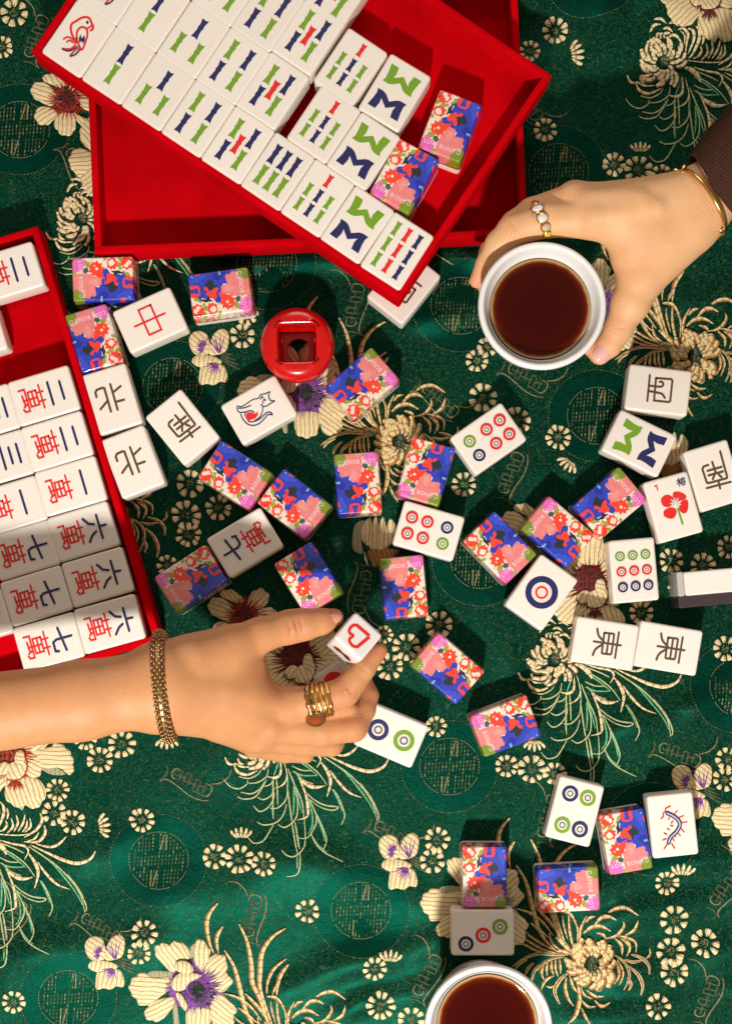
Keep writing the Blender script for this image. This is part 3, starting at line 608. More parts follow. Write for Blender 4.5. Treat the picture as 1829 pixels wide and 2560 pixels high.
# ------------------------------------------------------------------ mahjong tiles
TW, TH, TD = 112.5, 154.0, 85.0
def rrect(w, h, r, n=6):
    out = []
    for cx, cy, a0 in ((w / 2 - r, h / 2 - r, 0), (-w / 2 + r, h / 2 - r, 90), (-w / 2 + r, -h / 2 + r, 180), (w / 2 - r, -h / 2 + r, 270)):
        for i in range(n + 1): a = R(a0 + 90 * i / n); out.append((cx + r * math.cos(a), cy + r * math.sin(a)))
    return out
def rbox(name, w, h, z0, z1, rc, rb, mt, nb=4, bottom_r=None):
    br = rb if bottom_r is None else bottom_r
    lev = [(z0 + br * (1 - math.cos(t)), br * (1 - math.sin(t))) for t in np.linspace(0, 1.5708, nb + 1)] + [(z1 - rb * (1 - math.cos(t)), rb * (1 - math.sin(t))) for t in np.linspace(1.5708, 0, nb + 1)]
    v, f = [], []; N = 28
    for z, ins in lev:
        for x, y in rrect(w - 2 * ins, h - 2 * ins, max(rc - ins, 1.0)): v.append((x * S, y * S, z * S))
    for k in range(len(lev) - 1):
        for i in range(N): a, b = k * N + i, k * N + (i + 1) % N; f.append((a, b, b + N, a + N))
    f.append(tuple(range(N))[::-1]); f.append(tuple((len(lev) - 1) * N + i for i in range(N)))
    me = mesh(name, v, f, mt); me.polygons[-1].use_smooth = False; me.polygons[-2].use_smooth = False; return me
# floral print, sampled from painted shapes
ART = []
def lin(c): return np.array([(x / 255.0) ** 2.2 for x in c])
def shp(pts, col, smooth=True): ART.append((np.array(catmull(pts, 4, True)) if smooth else np.array(pts, float), lin(col)))
def blob(cx, cy, r, col, n=9, seed=0, wob=0.16, sy=1.0):
    rnd = random.Random(seed); shp([(cx + r * (1 + (wob if i % 2 else -wob)) * math.cos(i * 3.1416 / n + seed), cy + sy * r * (1 + (wob if i % 2 else -wob)) * math.sin(i * 3.1416 / n + seed)) for i in range(2 * n)], col)
WHT, BLU, DRK, OLV, RED, PNK, MAG = (240, 222, 208), (45, 62, 178), (34, 44, 52), (150, 158, 62), (238, 66, 44), (226, 128, 128), (224, 104, 186)
blob(300, 560, 70, OLV, 5, 2); blob(470, 590, 80, OLV, 6, 3); blob(560, 560, 50, OLV, 5, 4); blob(300, 960, 60, OLV, 5, 1); blob(560, 980, 70, (200, 190, 150), 5, 1)
shp([(720,560),(760,380),(780,250),(900,150),(1500,150),(1500,1560),(1330,1540),(1280,1330),(1250,1230),(1040,1260),(1040,1130),(830,1070),(700,1050),(560,1010),(600,880),(680,830),(740,700)], BLU)
shp([(1150,300),(1250,260),(1400,420),(1330,700),(1220,560)], (52, 80, 200)); shp([(1150,1000),(1300,900),(1400,1050),(1380,1280),(1250,1150)], (32, 44, 160))
shp([(770,400),(660,500),(620,640),(640,800),(690,770),(745,690),(700,560)], DRK); shp([(630,490),(700,340),(800,260),(770,400),(690,480)], OLV)
for p in ([(790,180),(870,180),(890,330),(860,400),(900,450),(980,450),(1020,420),(1010,330),(1010,180),(1090,180),(1100,360),(1080,480),(1040,490),(960,510),(860,490),(790,410)],): shp(p, RED)
shp([(920,780),(1000,660),(1100,680),(1190,770),(1170,880),(1060,900),(1000,980),(950,870)], DRK)
shp([(680,830),(740,740),(830,660),(900,690),(980,615),(1030,650),(980,720),(900,760),(920,850),(975,900),(940,1015),(850,930),(720,920)], RED)
blob(420, 370, 180, RED, 9, 1, .1, 1.0); shp([(370,260),(470,280),(550,430),(480,450),(380,340)], WHT); blob(430, 770, 168, RED, 9, 2, .12, .85); blob(415, 790, 82, WHT, 6, 2, .1)
blob(560, 1210, 195, RED, 9, 3, .1); shp([(640,1080),(780,1000),(840,1030),(760,1200),(680,1240)], RED); shp([(1360,460),(1430,460),(1430,570),(1370,560)], RED)
shp([(770,1190),(830,1070),(1010,1110),(1040,1260),(1250,1230),(1290,1340),(1345,1510),(1130,1570),(1110,1900),(700,1900),(680,1420),(740,1290)], PNK); shp([(860,1150),(960,1150),(1000,1300),(900,1420),(820,1300)], (232, 146, 140))
blob(565, 1200, 36, WHT, 5, 1, .05); blob(470, 1245, 24, WHT, 4, 1, .05); blob(440, 1430, 110, OLV, 6, 1, .14, .7); blob(600, 1490, 75, (60, 84, 84), 5, 2, .1); blob(330, 1330, 60, (220, 205, 190), 5, 2)
shp([(210,1720),(340,1470),(480,1520),(620,1640),(590,1860),(300,1910),(200,1900)], MAG); shp([(1130,1640),(1220,1560),(1420,1550),(1460,1700),(1420,1910),(1120,1910)], (120, 138, 40)); blob(640, 1800, 60, OLV, 5, 2)
shp([(1280,1080),(1330,1050),(1440,1095),(1420,1115),(1310,1110)], (120, 190, 235)); blob(1345, 330, 22, (190, 200, 240), 4, 1); shp([(200,1760),(300,1800),(420,1880),(250,1920),(190,1900)], (196, 90, 60)); blob(300, 420, 40, (190, 30, 20), 5, 1)
def paint(xy):
    x = 830 + np.asarray(xy)[:, 0] * 1220 / TW; y = 1040 - np.asarray(xy)[:, 1] * 1700 / TH
    x = x + 9 * np.sin(y / 23) + 6 * np.sin(x / 17 + y / 31); y = y + 8 * np.sin(x / 21) + 5 * np.sin(y / 13)
    c = np.tile(lin(WHT), (len(x), 1))
    for poly, col in ART:
        ins = np.zeros(len(x), bool); px, py = poly[:, 0], poly[:, 1]
        mk = (x > px.min()) & (x < px.max()) & (y > py.min()) & (y < py.max())
        if not mk.any(): continue
        xs, ys = x[mk], y[mk]; r = np.zeros(len(xs), bool)
        for i in range(len(poly)):
            x1, y1, x2, y2 = px[i - 1], py[i - 1], px[i], py[i]
            cr = ((y1 > ys) != (y2 > ys)); r ^= cr & (xs < (x2 - x1) * (ys - y1) / (y2 - y1 + 1e-9) + x1)
        ins[mk] = r; c[ins] = col
    return c
def slab(name, z0, z1, up=True, rings=46, n=232):
    out = []; per = []
    def base(ins):
        q = np.array(rrect(TW - 2 * ins, TH - 2 * ins, max(9 - ins, 1.5), 5)); q = np.concatenate([q, q[:1]]); d = np.concatenate([[0], np.cumsum(np.linalg.norm(np.diff(q, axis=0), axis=1))])
        t = np.linspace(0, d[-1], n, endpoint=False); return list(zip(np.interp(t, d, q[:, 0]), np.interp(t, d, q[:, 1])))
    dep = z1 - z0; rb = 6.5
    lev = []   # (inset for position, z, inset for colour; the print's reflection is painted on the sides)
    for t in np.linspace(0, 1, 5): lev.append((-1.2 * (1 - t) + 2.6 * t, z0 + t * (dep - rb), 15 - 14 * t))
    for t in np.linspace(0.2, 1, 5): lev.append((2.6 + (rb - 1.5) * (1 - math.cos(t * 1.5708)), z1 - rb * (1 - math.sin(t * 1.5708)), 2 * (1 - t) + t * rb))
    v, cpos = [], []
    for ins, z, ci in lev:
        for (x, y), (u, w) in zip(base(ins), base(ci)): v.append((x, y, z)); cpos.append((u, w))
    last = base(2.6 + rb - 1.5); N = len(last)
    for t in np.linspace(0, 1, rings)[1:]:
        k = 1 - t * 0.985
        for x, y in last: v.append((x * k, y * k, z1)); cpos.append((x * k, y * k))
    L = len(lev) + rings - 1; f = []
    for k in range(L - 1):
        for i in range(N): a, b = k * N + i, k * N + (i + 1) % N; f.append((a, b, b + N, a + N))
    f.append(tuple((L - 1) * N + i for i in range(N))); f.append(tuple(range(N))[::-1])
    vv = np.array(v)
    if not up: vv[:, 2] = z0 + z1 - vv[:, 2]; vv[:, 0] *= -1
    me = mesh(name, vv * S, f, M['print'])
    at_ = me.color_attributes.new('print', 'FLOAT_COLOR', 'POINT')
    at_.data.foreach_set('color', np.concatenate([paint(cpos), np.ones((len(v), 1))], 1).astype(np.float32).ravel())
    me.polygons[-1].use_smooth = False
    return me
ME_FACE = rbox('tile_body', TW, TH, 24, TD, 8, 6.0, M['ivory'], bottom_r=1.5)     # ivory part of a tile lying face up
ME_SLAB_LOW = slab('acrylic_back', 0, 27, False, 6, 80); ME_SLAB_LOW.transform(Matrix.Diagonal((0.93, 0.95, 1.0, 1.0)))
ME_BACKB = rbox('tile_body', TW, TH, 0, 40, 9, 6.5, M['ivory'], bottom_r=7)       # ivory part of a tile lying face down
ME_SLAB_TOP = slab('acrylic_back', 40, TD, True)
tc_ = bpy.data.curves.new('lettering', 'FONT'); tc_.body = 'LOVE BONITO'; tc_.size = 1.0; tc_.align_x = 'CENTER'; tc_.resolution_u = 2; tc_.space_character = 1.12
to_ = bpy.data.objects.new('lettering', tc_); COL.objects.link(to_); bpy.context.view_layer.update()
ME_TXT = bpy.data.meshes.new_from_object(to_.evaluated_get(bpy.context.evaluated_depsgraph_get())); bpy.data.objects.remove(to_)
tv = np.zeros(len(ME_TXT.vertices) * 3); ME_TXT.vertices.foreach_get('co', tv); tv = tv.reshape(-1, 3)
mn, mx = tv.min(0), tv.max(0); tv[:, 0] = (tv[:, 0] - (mn[0] + mx[0]) / 2) * 90 / (mx[0] - mn[0]) * S; tv[:, 1] = ((tv[:, 1] - mn[1]) * 10.5 / (mx[1] - mn[1]) - 58) * S; tv[:, 2] = (TD + 0.35) * S
ME_TXT.vertices.foreach_set('co', tv.ravel()); ME_TXT.materials.clear(); ME_TXT.materials.append(M['letters']); ME_TXT.name = 'lettering'; ME_TXT.update()

class Ink:   # flat marks on a tile face
    def __init__(s, z=TD + 0.4): s.v = []; s.f = []; s.mi = []; s.mats = []; s.z = z
    def m(s, k):
        if k not in s.mats: s.mats.append(k)
        s.z += 0.12; return s.mats.index(k)
    def poly(s, pts, k, smooth=0):
        if smooth: pts = catmull(pts, smooth, True)
        mi = s.m(k); b = len(s.v); s.v += [(p[0], p[1], s.z) for p in pts]
        for t in tessellate_polygon([[Vector((p[0], p[1], 0)) for p in pts]]): s.f.append(tuple(b + i for i in t)); s.mi.append(mi)
    def disc(s, x, y, r, k, n=28): 
        mi = s.m(k); b = len(s.v); s.v += [(x + r * math.cos(i * 6.2832 / n), y + r * math.sin(i * 6.2832 / n), s.z) for i in range(n)]; s.f.append(tuple(range(b, b + n))); s.mi.append(mi)
    def rib(s, pts, w, k, smooth=0, cap=True):
        p = [np.array(q, float) for q in (catmull(pts, smooth) if smooth and len(pts) > 2 else pts)]; mi = s.m(k); L, Rr = [], []; n = len(p)
        for i in range(n):
            d0 = p[i] - p[i - 1] if i else p[1] - p[0]; d1 = p[i + 1] - p[i] if i < n - 1 else d0
            d0 = d0 / (np.linalg.norm(d0) + 1e-9); d1 = d1 / (np.linalg.norm(d1) + 1e-9); t = d0 + d1; t = t / (np.linalg.norm(t) + 1e-9)
            nr = np.array([-t[1], t[0]]); c = max(0.5, float(np.dot(nr, [-d0[1], d0[0]]))); L.append(p[i] + nr * w / 2 / c); Rr.append(p[i] - nr * w / 2 / c)
        b = len(s.v); s.v += [(*q, s.z) for q in L] + [(*q, s.z) for q in Rr]
        for i in range(n - 1): s.f.append((b + i, b + n + i, b + n + i + 1, b + i + 1)); s.mi.append(mi)
        if cap:
            for e, o, sg in ((0, 1, 1), (n - 1, n - 2, 1)):
                d = p[e] - p[o]; a0 = math.atan2(d[1], d[0]); b = len(s.v)
                s.v += [(p[e][0] + w / 2 * math.cos(a0 + a), p[e][1] + w / 2 * math.sin(a0 + a), s.z) for a in np.linspace(-1.5708, 1.5708, 7)]; s.f.append(tuple(range(b, b + 7))); s.mi.append(mi)
    def build(s, name='face_print'):
        v = np.array(s.v) * S; return mesh(name, v, s.f, [M[k] for k in s.mats], s.mi, False)
def crop2loc(c, org, sc, ang, pz):
    def g(pts):
        out = []
        for x, y in pts:
            dx, dy = (x / sc + org[0] - c[0]) / pz, (y / sc + org[1] - c[1]) / pz; a = R(ang)
            out.append((dx * math.cos(a) + dy * math.sin(a), dx * math.sin(a) - dy * math.cos(a)))
        return out
    return g
def stick(k, x, y, c, l=52, w=17, tilt=0.0):
    p = [(-.5, .5), (-.17, .455), (.17, .455), (.5, .5), (.33, .2), (.42, .06), (.31, -.02), (.33, -.25), (.5, -.5), (.17, -.46), (-.17, -.46), (-.5, -.5), (-.36, -.22), (-.3, -.05), (-.42, .04), (-.32, .16)]
    k.poly([(x + a * w, y + b * l) for a, b in p], c)
def rings(k, x, y, r, c):
    k.disc(x, y, r, c); k.disc(x, y, r * .60, 'i_white'); k.disc(x, y, r * .40, 'i_grey'); k.disc(x, y, r * .24, 'i_white')
def wan(k, top):
    t = lambda p: [(x, y - 29) for x, y in p]
    for p in ([(-29,23),(29,23)],[(-11,30),(-11,16)],[(11,30),(11,16)],[(-18,13),(18,13),(18,-7),(-18,-7),(-18,13)],[(-18,3),(18,3)],[(0,13),(0,-22)],[(-27,-27),(-27,-13),(27,-13),(27,-24),(20,-27)],[(-13,-22),(13,-20)],[(10,-15),(15,-24)]):
        k.rib(t(p), 4.6, 'i_red')
    B = {'2': [[(-28,17),(28,17)],[(-22,46),(22,46)]], '1': [[(-29,32),(29,32)]], '3': [[(-29,14),(29,14)],[(-20,34),(20,34)],[(-23,54),(23,54)]],
         '6': [[(0,58),(-1,44)],[(-29,42),(29,42)],[(-9,31),(-14,18),(-29,8)],[(9,31),(15,20),(29,9)]], '7': [[(-28,30),(30,38)],[(-1,58),(-1,20),(4,11),(26,11),(28,19)]]}[top]
    for p in B: k.rib(p, 5.6, 'i_navy')
ART_T = {}
def face(kind):
    if kind in ART_T: return ART_T[kind]
    k = Ink(); g, n, r, b = 'i_green', 'i_navy', 'i_red', 'i_brown'
    if kind == 'b2': stick(k, 0, 29, n); stick(k, 0, -27, g)
    elif kind == 'b3': stick(k, 0, 29, n); stick(k, -25, -25, g); stick(k, 25, -25, g)
    elif kind in ('b4', 'b5'):
        stick(k, -23, 30, g); stick(k, 23, 30, n); stick(k, -23, -30, n); stick(k, 23, -30, g)
        if kind == 'b5': stick(k, 0, 0, r, 50)
    elif kind == 'b6':
        for x in (-28, 0, 28): stick(k, x, 29, n); stick(k, x, -29, g)
    elif kind == 'b7':
        stick(k, 0, 46, r, 34, 14)
        for y in (4, -36):
            stick(k, -29, y, g, 34, 14); stick(k, 0, y, n, 34, 14); stick(k, 29, y, g, 34, 14)
    elif kind == 'b8':
        Mx = [(-41,-54),(-21,-54),(-18,-37),(-20,-26),(0,-41),(20,-26),(18,-37),(21,-54),(41,-54),(37,-32),(36,-18),(39,-9),(24,-9),(15,-12),(0,-24),(-15,-12),(-24,-9),(-39,-9),(-36,-18),(-37,-32)]
        k.poly([(x, -y + 1) for x, y in Mx], g); k.poly([(x, y - 2) for x, y in Mx], n)
    elif kind == 'b9':
        for x, c in ((-30, g), (0, r), (30, n)):
            for y in (43, 0, -43): stick(k, x, y, c, 37, 14)
    elif kind == 'd1': k.disc(0, 0, 40, n, 48); k.disc(0, 0, 25, 'i_white', 40); k.disc(0, 0, 16, r, 36); k.disc(0, 0, 11, 'i_white', 30)
    elif kind == 'd2':
        for y, c in ((34, n), (-34, g)):
            rings(k, 0, y, 26, c)
    elif kind == 'd3': rings(k, 27, -41, 19, n); rings(k, 6, 1, 19, r); rings(k, -15, 42, 19, g)
    elif kind == 'd4': rings(k, -22, 40, 20, n); rings(k, 22, 40, 20, g); rings(k, -22, -39, 20, g); rings(k, 22, -39, 20, n)
    elif kind == 'd6':
        rings(k, -20, 41, 15.5, n); rings(k, 21, 41, 15.5, g)
        for y in (-9, -48): rings(k, -20, y, 15.5, r); rings(k, 21, y, 15.5, r)
    elif kind == 'd9':
        for y, c in ((37, g), (-1, r), (-39, n)):
            for x in (-31, 0, 31): rings(k, x, y, 12.5, c)
    elif kind[0] == 'w': wan(k, kind[1])
    elif kind == 'zhong': k.rib([(-33,16),(33,16),(33,-16),(-33,-16),(-33,16)], 5, r); k.rib([(0,40),(0,-40)], 5, r)
    elif kind == 'bei':
        t = crop2loc((280,998), (120,860), 5.413, 163.3, 1.024)
        for p in ([(845,545),(945,890)],[(985,570),(890,650)],[(1030,755),(920,785)],[(855,915),(765,600),(735,595),(660,625),(645,660),(660,720)],[(805,775),(715,885)]): k.rib(t(p), 5.6, b)
    elif kind == 'nan':
        t = crop2loc((1784,1189), (1560,1160), 6.037, 163, 1.024)
        for p in ([(1240,365),(1600,270)],[(1440,370),(1412,250)],[(1260,15),(1190,40),(1172,80),(1238,280),(1265,290),(1540,215),(1545,195),(1440,-190)],[(1320,-30),(1370,120),(1330,230)],[(1250,105),(1460,45)],[(1265,175),(1480,115)],[(1420,165),(1460,200)]): k.rib(t(p), 5.4, b)
    elif kind == 'xi':
        t = crop2loc((1645,975), (1209,600), 2.62, 277, 1.024)
        for p in ([(1085,885),(1068,1055)],[(1125,905),(1225,912),(1232,922),(1218,1055),(1208,1062),(1112,1052),(1125,905)]): k.rib(t(p), 5.2, b)
        for p in ([(1085,955),(1150,962),(1172,950),(1165,930),(1150,930)],[(1075,990),(1130,1000),(1165,1010),(1182,1035)]): k.rib(t(p), 5.2, b, 5)
    elif kind == 'dong':
        t = crop2loc((1511,1609), (1420,1300), 3.97, 99, 1.024)
        for p in ([(500,1115),(460,1370)],[(250,1205),(518,1245)],[(360,1120),(445,1130),(452,1140),(425,1325),(415,1335),(335,1325),(330,1315),(355,1120)],[(405,1130),(375,1330)]): k.rib(t(p), 5.2, b)
        for p in ([(285,1080),(300,1150),(350,1205)],[(240,1340),(270,1280),(340,1235)]): k.rib(t(p), 5.4, b, 5)
    elif kind == 'bird':
        t = crop2loc((197,95), (100,20), 7.382, 34.5, 1.053)
        for p, w in (([(670,640),(600,500),(575,400),(590,300),(680,240),(760,190),(850,170),(920,200),(960,290),(985,340),(975,390),(940,415)],5.5),([(960,330),(880,380)],4.5),([(680,560),(690,440),(740,370),(800,355),(860,390),(880,470),(860,580),(780,770),(720,680),(680,560)],4.8),
                     ([(440,575),(510,540),(580,560),(640,610),(660,660),(600,740),(520,760),(420,750)],4),([(500,630),(550,600),(620,640)],4),([(560,880),(640,800),(720,740)],4.2)): k.rib(t(p), w, r, 5)
        for p in ([(420,760),(520,795),(610,770),(690,710)],[(570,895),(660,860),(740,775)]): k.rib(t(p), 3.6, n, 5)
        k.disc(*t([(880,272)])[0], 3.4, n, 14); k.poly(t([(720,580),(750,490),(775,570),(830,510),(835,600),(800,660),(770,610),(735,650)]), n)
    elif kind == 'cat':
        t = crop2loc((647,1025), (520,900), 6.767, 60, 1.024)
        k.poly(t([(640,950),(660,900),(720,885),(790,910),(830,880),(845,920),(810,980),(740,1010),(680,1030),(640,990)]), r, 4)
        for p in ([(500,780),(560,790),(640,750),(760,670),(850,650),(890,590),(980,570)],[(1060,690),(1125,695),(1050,740),(990,780),(930,790)],[(930,790),(920,870),(880,960),(760,1045),(680,1040)],[(500,780),(490,820),(510,870),(550,890),(640,880)],[(520,820),(620,810),(720,770)],[(625,950),(640,890),(720,860),(780,890)],
                  [(555,920),(590,1000),(660,1080),(760,1110),(860,1080),(950,1000),(1010,930),(1090,930)],[(1090,925),(1060,890),(1000,890),(940,940),(860,1010),(770,1045)]): k.rib(t(p), 2.6, n, 5)
        k.rib(t([(980,570),(1045,540),(1020,620),(1060,690)]), 2.6, n); k.rib(t([(925,700),(930,740)]), 2.2, n); k.rib(t([(885,650),(890,670)]), 2, n); k.rib(t([(895,760),(930,785)]), 2.2, n)
        for q in ((915,635),(955,680)): k.disc(*t([q])[0], 2.8, n, 12)
    elif kind == 'plum':
        t = crop2loc((1682,1268), (1560,1160), 6.037, 344.3, 1.024)
        for p in ([(545,540),(610,470),(690,475),(735,530),(690,640),(590,640)],[(735,430),(830,420),(920,470),(925,520),(860,550),(770,570),(730,510)],[(850,570),(940,540),(962,620),(940,720),(880,745),(820,680)],[(600,700),(690,655),(780,690),(770,780),(710,828),(610,800),(585,750)]): k.poly(t(p), r, 4)
        for a in range(9):
            q = a * .698 + .3; k.rib(t([(768,590),(768 + 78 * math.cos(q), 590 + 78 * math.sin(q))]), 2.6, 'i_white')
        k.poly(t([(785,670),(810,665),(888,910),(862,922)]), g); k.rib(t([(452,345),(480,330),(497,400)]), 2.6, r)
        for p in ([(808,220),(828,340)],[(785,258),(835,244)],[(812,262),(790,310)],[(818,262),(842,300)],[(865,212),(845,240)],[(855,232),(905,218)],[(850,252),(893,242),(905,312),(862,322),(850,252)],[(845,290),(915,272)]): k.rib(t(p), 2.0, n)
    elif kind == 'cent':
        t = crop2loc((1681,2063), (1320,1840), 3.19, 354, 1.024)
        bd = [(1105,615),(1170,650),(1205,700),(1180,760),(1130,810),(1115,850)]
        for p in ([(1165,615),(1185,595)],[(1200,650),(1235,635)],[(1225,690),(1262,685)],[(1215,740),(1240,765)],[(1185,770),(1208,795)],[(1160,785),(1172,805)],[(1145,815),(1160,835)],[(1150,680),(1135,695)],[(1120,655),(1115,665)],[(1150,718),(1130,715)],[(1120,750),(1105,738)],[(1100,785),(1080,775)],[(1095,820),(1070,830)],[(1105,860),(1080,900)],[(1140,860),(1162,895)]): k.rib(t(p), 3.2, r)
        k.rib(t([(1055,660),(1075,640),(1070,620),(1090,600),(1090,580),(1130,560)]), 2.8, r, 4); k.rib(t(bd), 10, n, 6); k.rib(t(bd), 3.4, 'i_lilac', 6)
    ART_T[kind] = k.build(); return ART_T[kind]
def tile(px, py, ang, kind, label, z0=None, ztop=TD, group=None, cat='mahjong tile', tip=0.0):
    X, Y, _ = U(px, py, ztop)
    base = (ztop - TD) if z0 is None else z0
    if base == 0: base = max(0.0, hz(X, Y) - 1.0)
    t = empty('mahjong_tile', V(X, Y, base), -R(ang), label, cat, group)
    if tip: t.rotation_euler[0] = R(tip)
    if kind == 'back':
        link('tile_body', ME_BACKB, t); s = link('acrylic_back', ME_SLAB_TOP, t); link('lettering', ME_TXT, s)
    else:
        link('tile_body', ME_FACE, t); link('acrylic_back', ME_SLAB_LOW, t); link('face_print', face(kind), t)
    return t
GT, GB, GU, GL = 'mahjong tiles scattered face up on the cloth', 'floral acrylic mahjong tiles face down', 'bamboo tiles in the upper red tray', 'character tiles in the left red tray'
for a in [(333,710,66,'zhong','ivory tile with a red box-shaped character crossed by one long stroke, near the left tray'),
          (0,0,0,'','')]:
    pass
D = 1.1263
for x, y, a, k, lb in [
 (375,800,66,'zhong','ivory tile with a red box character crossed by one long stroke, below two floral tiles'),
 (280,998,163.3,'bei','ivory tile with brown north character, touching the floral tile by the left tray'),
 (332,1155,159,'bei','ivory tile with brown north character, the lower one beside the left tray'),
 (456,1068,141,'nan','ivory tile with brown south character, left of the cat tile'),
 (647,1025,60,'cat','ivory tile with a line-drawn sitting cat and red heart, below the red ring'),
 (612,1357,239,'w7','ivory tile with blue seven and red character, in the shadow above the ringed hand'),
 (1220,1097,235,'d6','ivory six-circle tile alone on the cloth below the hand-held tea cup'),
 (1071,1327,106,'d6','ivory six-circle tile touching the lower edge of a floral tile at the centre'),
 (1645,975,277,'xi','ivory tile with brown west character lying below the thumb on the tea cup'),
 (1597,1108,296,'b8','ivory tile with green and navy zigzags lying on the green cloth at the right'),
 (1784,1189,163,'nan','ivory tile with brown south character at the right edge of the photo'),
 (1682,1268,344.3,'plum','ivory tile with a red four-petal flower, a numeral one and a small navy character'),
 (1583,1426,355,'d9','ivory tile with nine small circles in green, red and navy rows'),
 (1353,1481,35.7,'d1','ivory tile with one big navy circle round a red ring'),
 (1511,1609,99,'dong','ivory tile with brown east character, the left one of a touching pair'),
 (1670,1621,99.5,'dong','ivory tile with brown east character, the right one of a touching pair'),
 (977,1838,293,'d2','ivory tile with one navy and one green circle, under the fingertips of the ringed hand'),
 (1436,2029,14.2,'d4','ivory tile with four circles, two navy and two green'),
 (1681,2063,354,'cent','ivory tile with a navy centipede with red legs'),
 (1206,2332,90,'d3','shaded ivory tile with three circles, right behind the lower tea cup'),
 (1009,715,38.5,'xi','ivory tile half hidden under the bottom corner of the upper red tray')]:
    tile(x, y, a, k, lb, group=GT)
for x, y, a, lb in [
 (257,697,88,'floral acrylic tile lying wide at the lower left corner of the under tray'),
 (234,846,163.5,'floral acrylic tile against the left tray, above two north tiles'),
 (551,731,262,'floral acrylic tile just below the under tray, left of the red ring'),
 (906,957,229,'floral acrylic tile tilted on the gold chrysanthemum, right of the red ring'),
 (588,1188,303,'floral acrylic tile with its corner touching the lone south tile by the cat tile'),
 (736,1260,308,'floral acrylic tile touching the tilted floral tile on its left, above the shaded seven tile'),
 (894,1208,175.6,'floral acrylic tile standing nearly upright below the gold chrysanthemum'),
 (1064,1179,15.9,'floral acrylic tile touching both six-circle tiles at the centre'),
 (477,1449,57,'shaded floral acrylic tile left of the seven tile, beside the left tray'),
 (771,1446,328,'shaded floral acrylic tile just above the thumb of the ringed hand'),
 (1009,1468,174.5,'floral acrylic tile to the upper right of the held heart cube'),
 (1118,1671,130.8,'floral acrylic tile alone between the daisies, right of the held heart cube'),
 (1263,1816,69.4,'floral acrylic tile lying beside the pale chrysanthemum, above three daisies in a row'),
 (1250,1369,315.8,'floral acrylic tile touching the big one-circle tile'),
 (1394,1329,130.5,'floral acrylic tile in the middle of a diagonal run of three'),
 (1524,1257,229.9,'floral acrylic tile touching the red flower tile'),
 (1211,2193,0,'floral acrylic tile upright above the three-circle tile and the lower cup'),
 (1565,2105,350.3,'floral acrylic tile between the four-circle tile and the centipede tile'),
 (1421,2225,267,'floral acrylic tile lying wide above the lower right gold chrysanthemum')]:
    tile(x, y, a, 'back', lb, group=GB)
# upper tray
zt = 187.0
e1 = (99.4, 66.5)
names = {1: 'a red bird', 2: 'two bamboo sticks', 3: 'three bamboo sticks', 4: 'four bamboo sticks', 5: 'five bamboo sticks', 6: 'six bamboo sticks', 7: 'seven small bamboo sticks', 8: 'green and navy zigzags', 9: 'nine bamboo sticks'}
def upper(n, x, y, row, a=33.8): tile(x, y, a, 'bird' if n == 1 else 'b%d' % n, 'ivory tile with %s in the %s of the upper red tray' % (names[n], row), ztop=zt, group=GU)
for i in range(9): upper(i + 1, 197 + e1[0] * i, 95 + e1[1] * i, 'front row', 33.8 + (0.6, -0.3, 0.2, 0, -0.4, 0.3, 0, 0.5, -1.0)[i])
for n, x, y in [(1,284,-35),(2,383,31),(3,483,98),(4,582,164),(5,681,226),(7,809,310),(8,908,377)]: upper(n, x, y, 'second row')
for n, x, y in [(3,570,-32),(4,669,32),(5,770,90),(7,876,167),(8,986,231)]: upper(n, x, y, 'third row', 33.8 if n != 8 else 31)
upper(5, 845, -22, 'back row')
tile(1010, 440, 29, 'back', 'floral acrylic tile at the end of the second row in the upper red tray', ztop=zt, group=GB)
tile(1125, 315, 21, 'back', 'floral acrylic tile alone on the tray floor behind the zigzag tile', ztop=zt - 4, group=GB)
# left tray
zl = 97.5
for x, y, k, lb in [
 (110,989,'w2','ivory two tile, upper one of a pair in the right column of the left tray'),(143,1103,'w2','ivory two tile, lower one of a pair in the right column of the left tray'),(177,1215,'w1','ivory one tile in the right column of the left tray'),
 (208,1329,'w6','ivory six tile, topmost of three at the right wall of the left tray'),(244,1443,'w6','ivory six tile, middle of three at the right wall of the left tray'),(274,1560,'w6','ivory six tile in the near right corner of the left tray'),
 (-40,1035,'w3','ivory character tile cut by the left edge, beside the upper two tile'),(-6,1149,'w3','ivory three tile in the second column of the left tray'),(28,1265,'w1','ivory one tile in the second column of the left tray'),
 (60,1376,'w7','ivory seven tile, topmost of three in the second column of the left tray'),(91,1490,'w7','ivory seven tile, middle of three in the second column of the left tray'),(122,1606,'w7','ivory seven tile nearest the bare forearm in the left tray'),
 (-58,1547,'w7','ivory tile cut by the left edge just above the forearm')]:
    tile(x, y, 73.5 + random.uniform(-.5, .5) + (1.2 if y > 1550 else 0), k, lb, ztop=zl, group=GL)
tile(20, 680, 73, 'w2', 'ivory two tile alone at the top end of the left tray', ztop=zl + 14, group=GL)
tile(-72, 838, 73, 'w2', 'ivory tile corner showing at the left edge in the empty part of the left tray', ztop=zl, group=GL)
# the tile standing on its long edge at the right
X, Y, _ = U(1774, 1468, 110)
t = empty('mahjong_tile', V(X, Y, 0), R(5.2), 'ivory tile standing on its long edge with its dark acrylic side toward the east pair', 'mahjong tile', GT)
o = link('tile_body', rbox('tile_body', 140, 58, 1, 110, 6, 5, M['ivory']), t); o.location = (9 * S, 13 * S, 0)
o = link('acrylic_back', rbox('acrylic_back', 157, 28, 0, 109, 5, 4, M['acrylic_shadow']), t); o.location = (0, -30.3 * S, 0)
o = link('acrylic_end', rbox('acrylic_end', 16.5, 60, 0.6, 108.5, 5, 4, M['clear']), t); o.location = (-69.6 * S, 14 * S, 0)

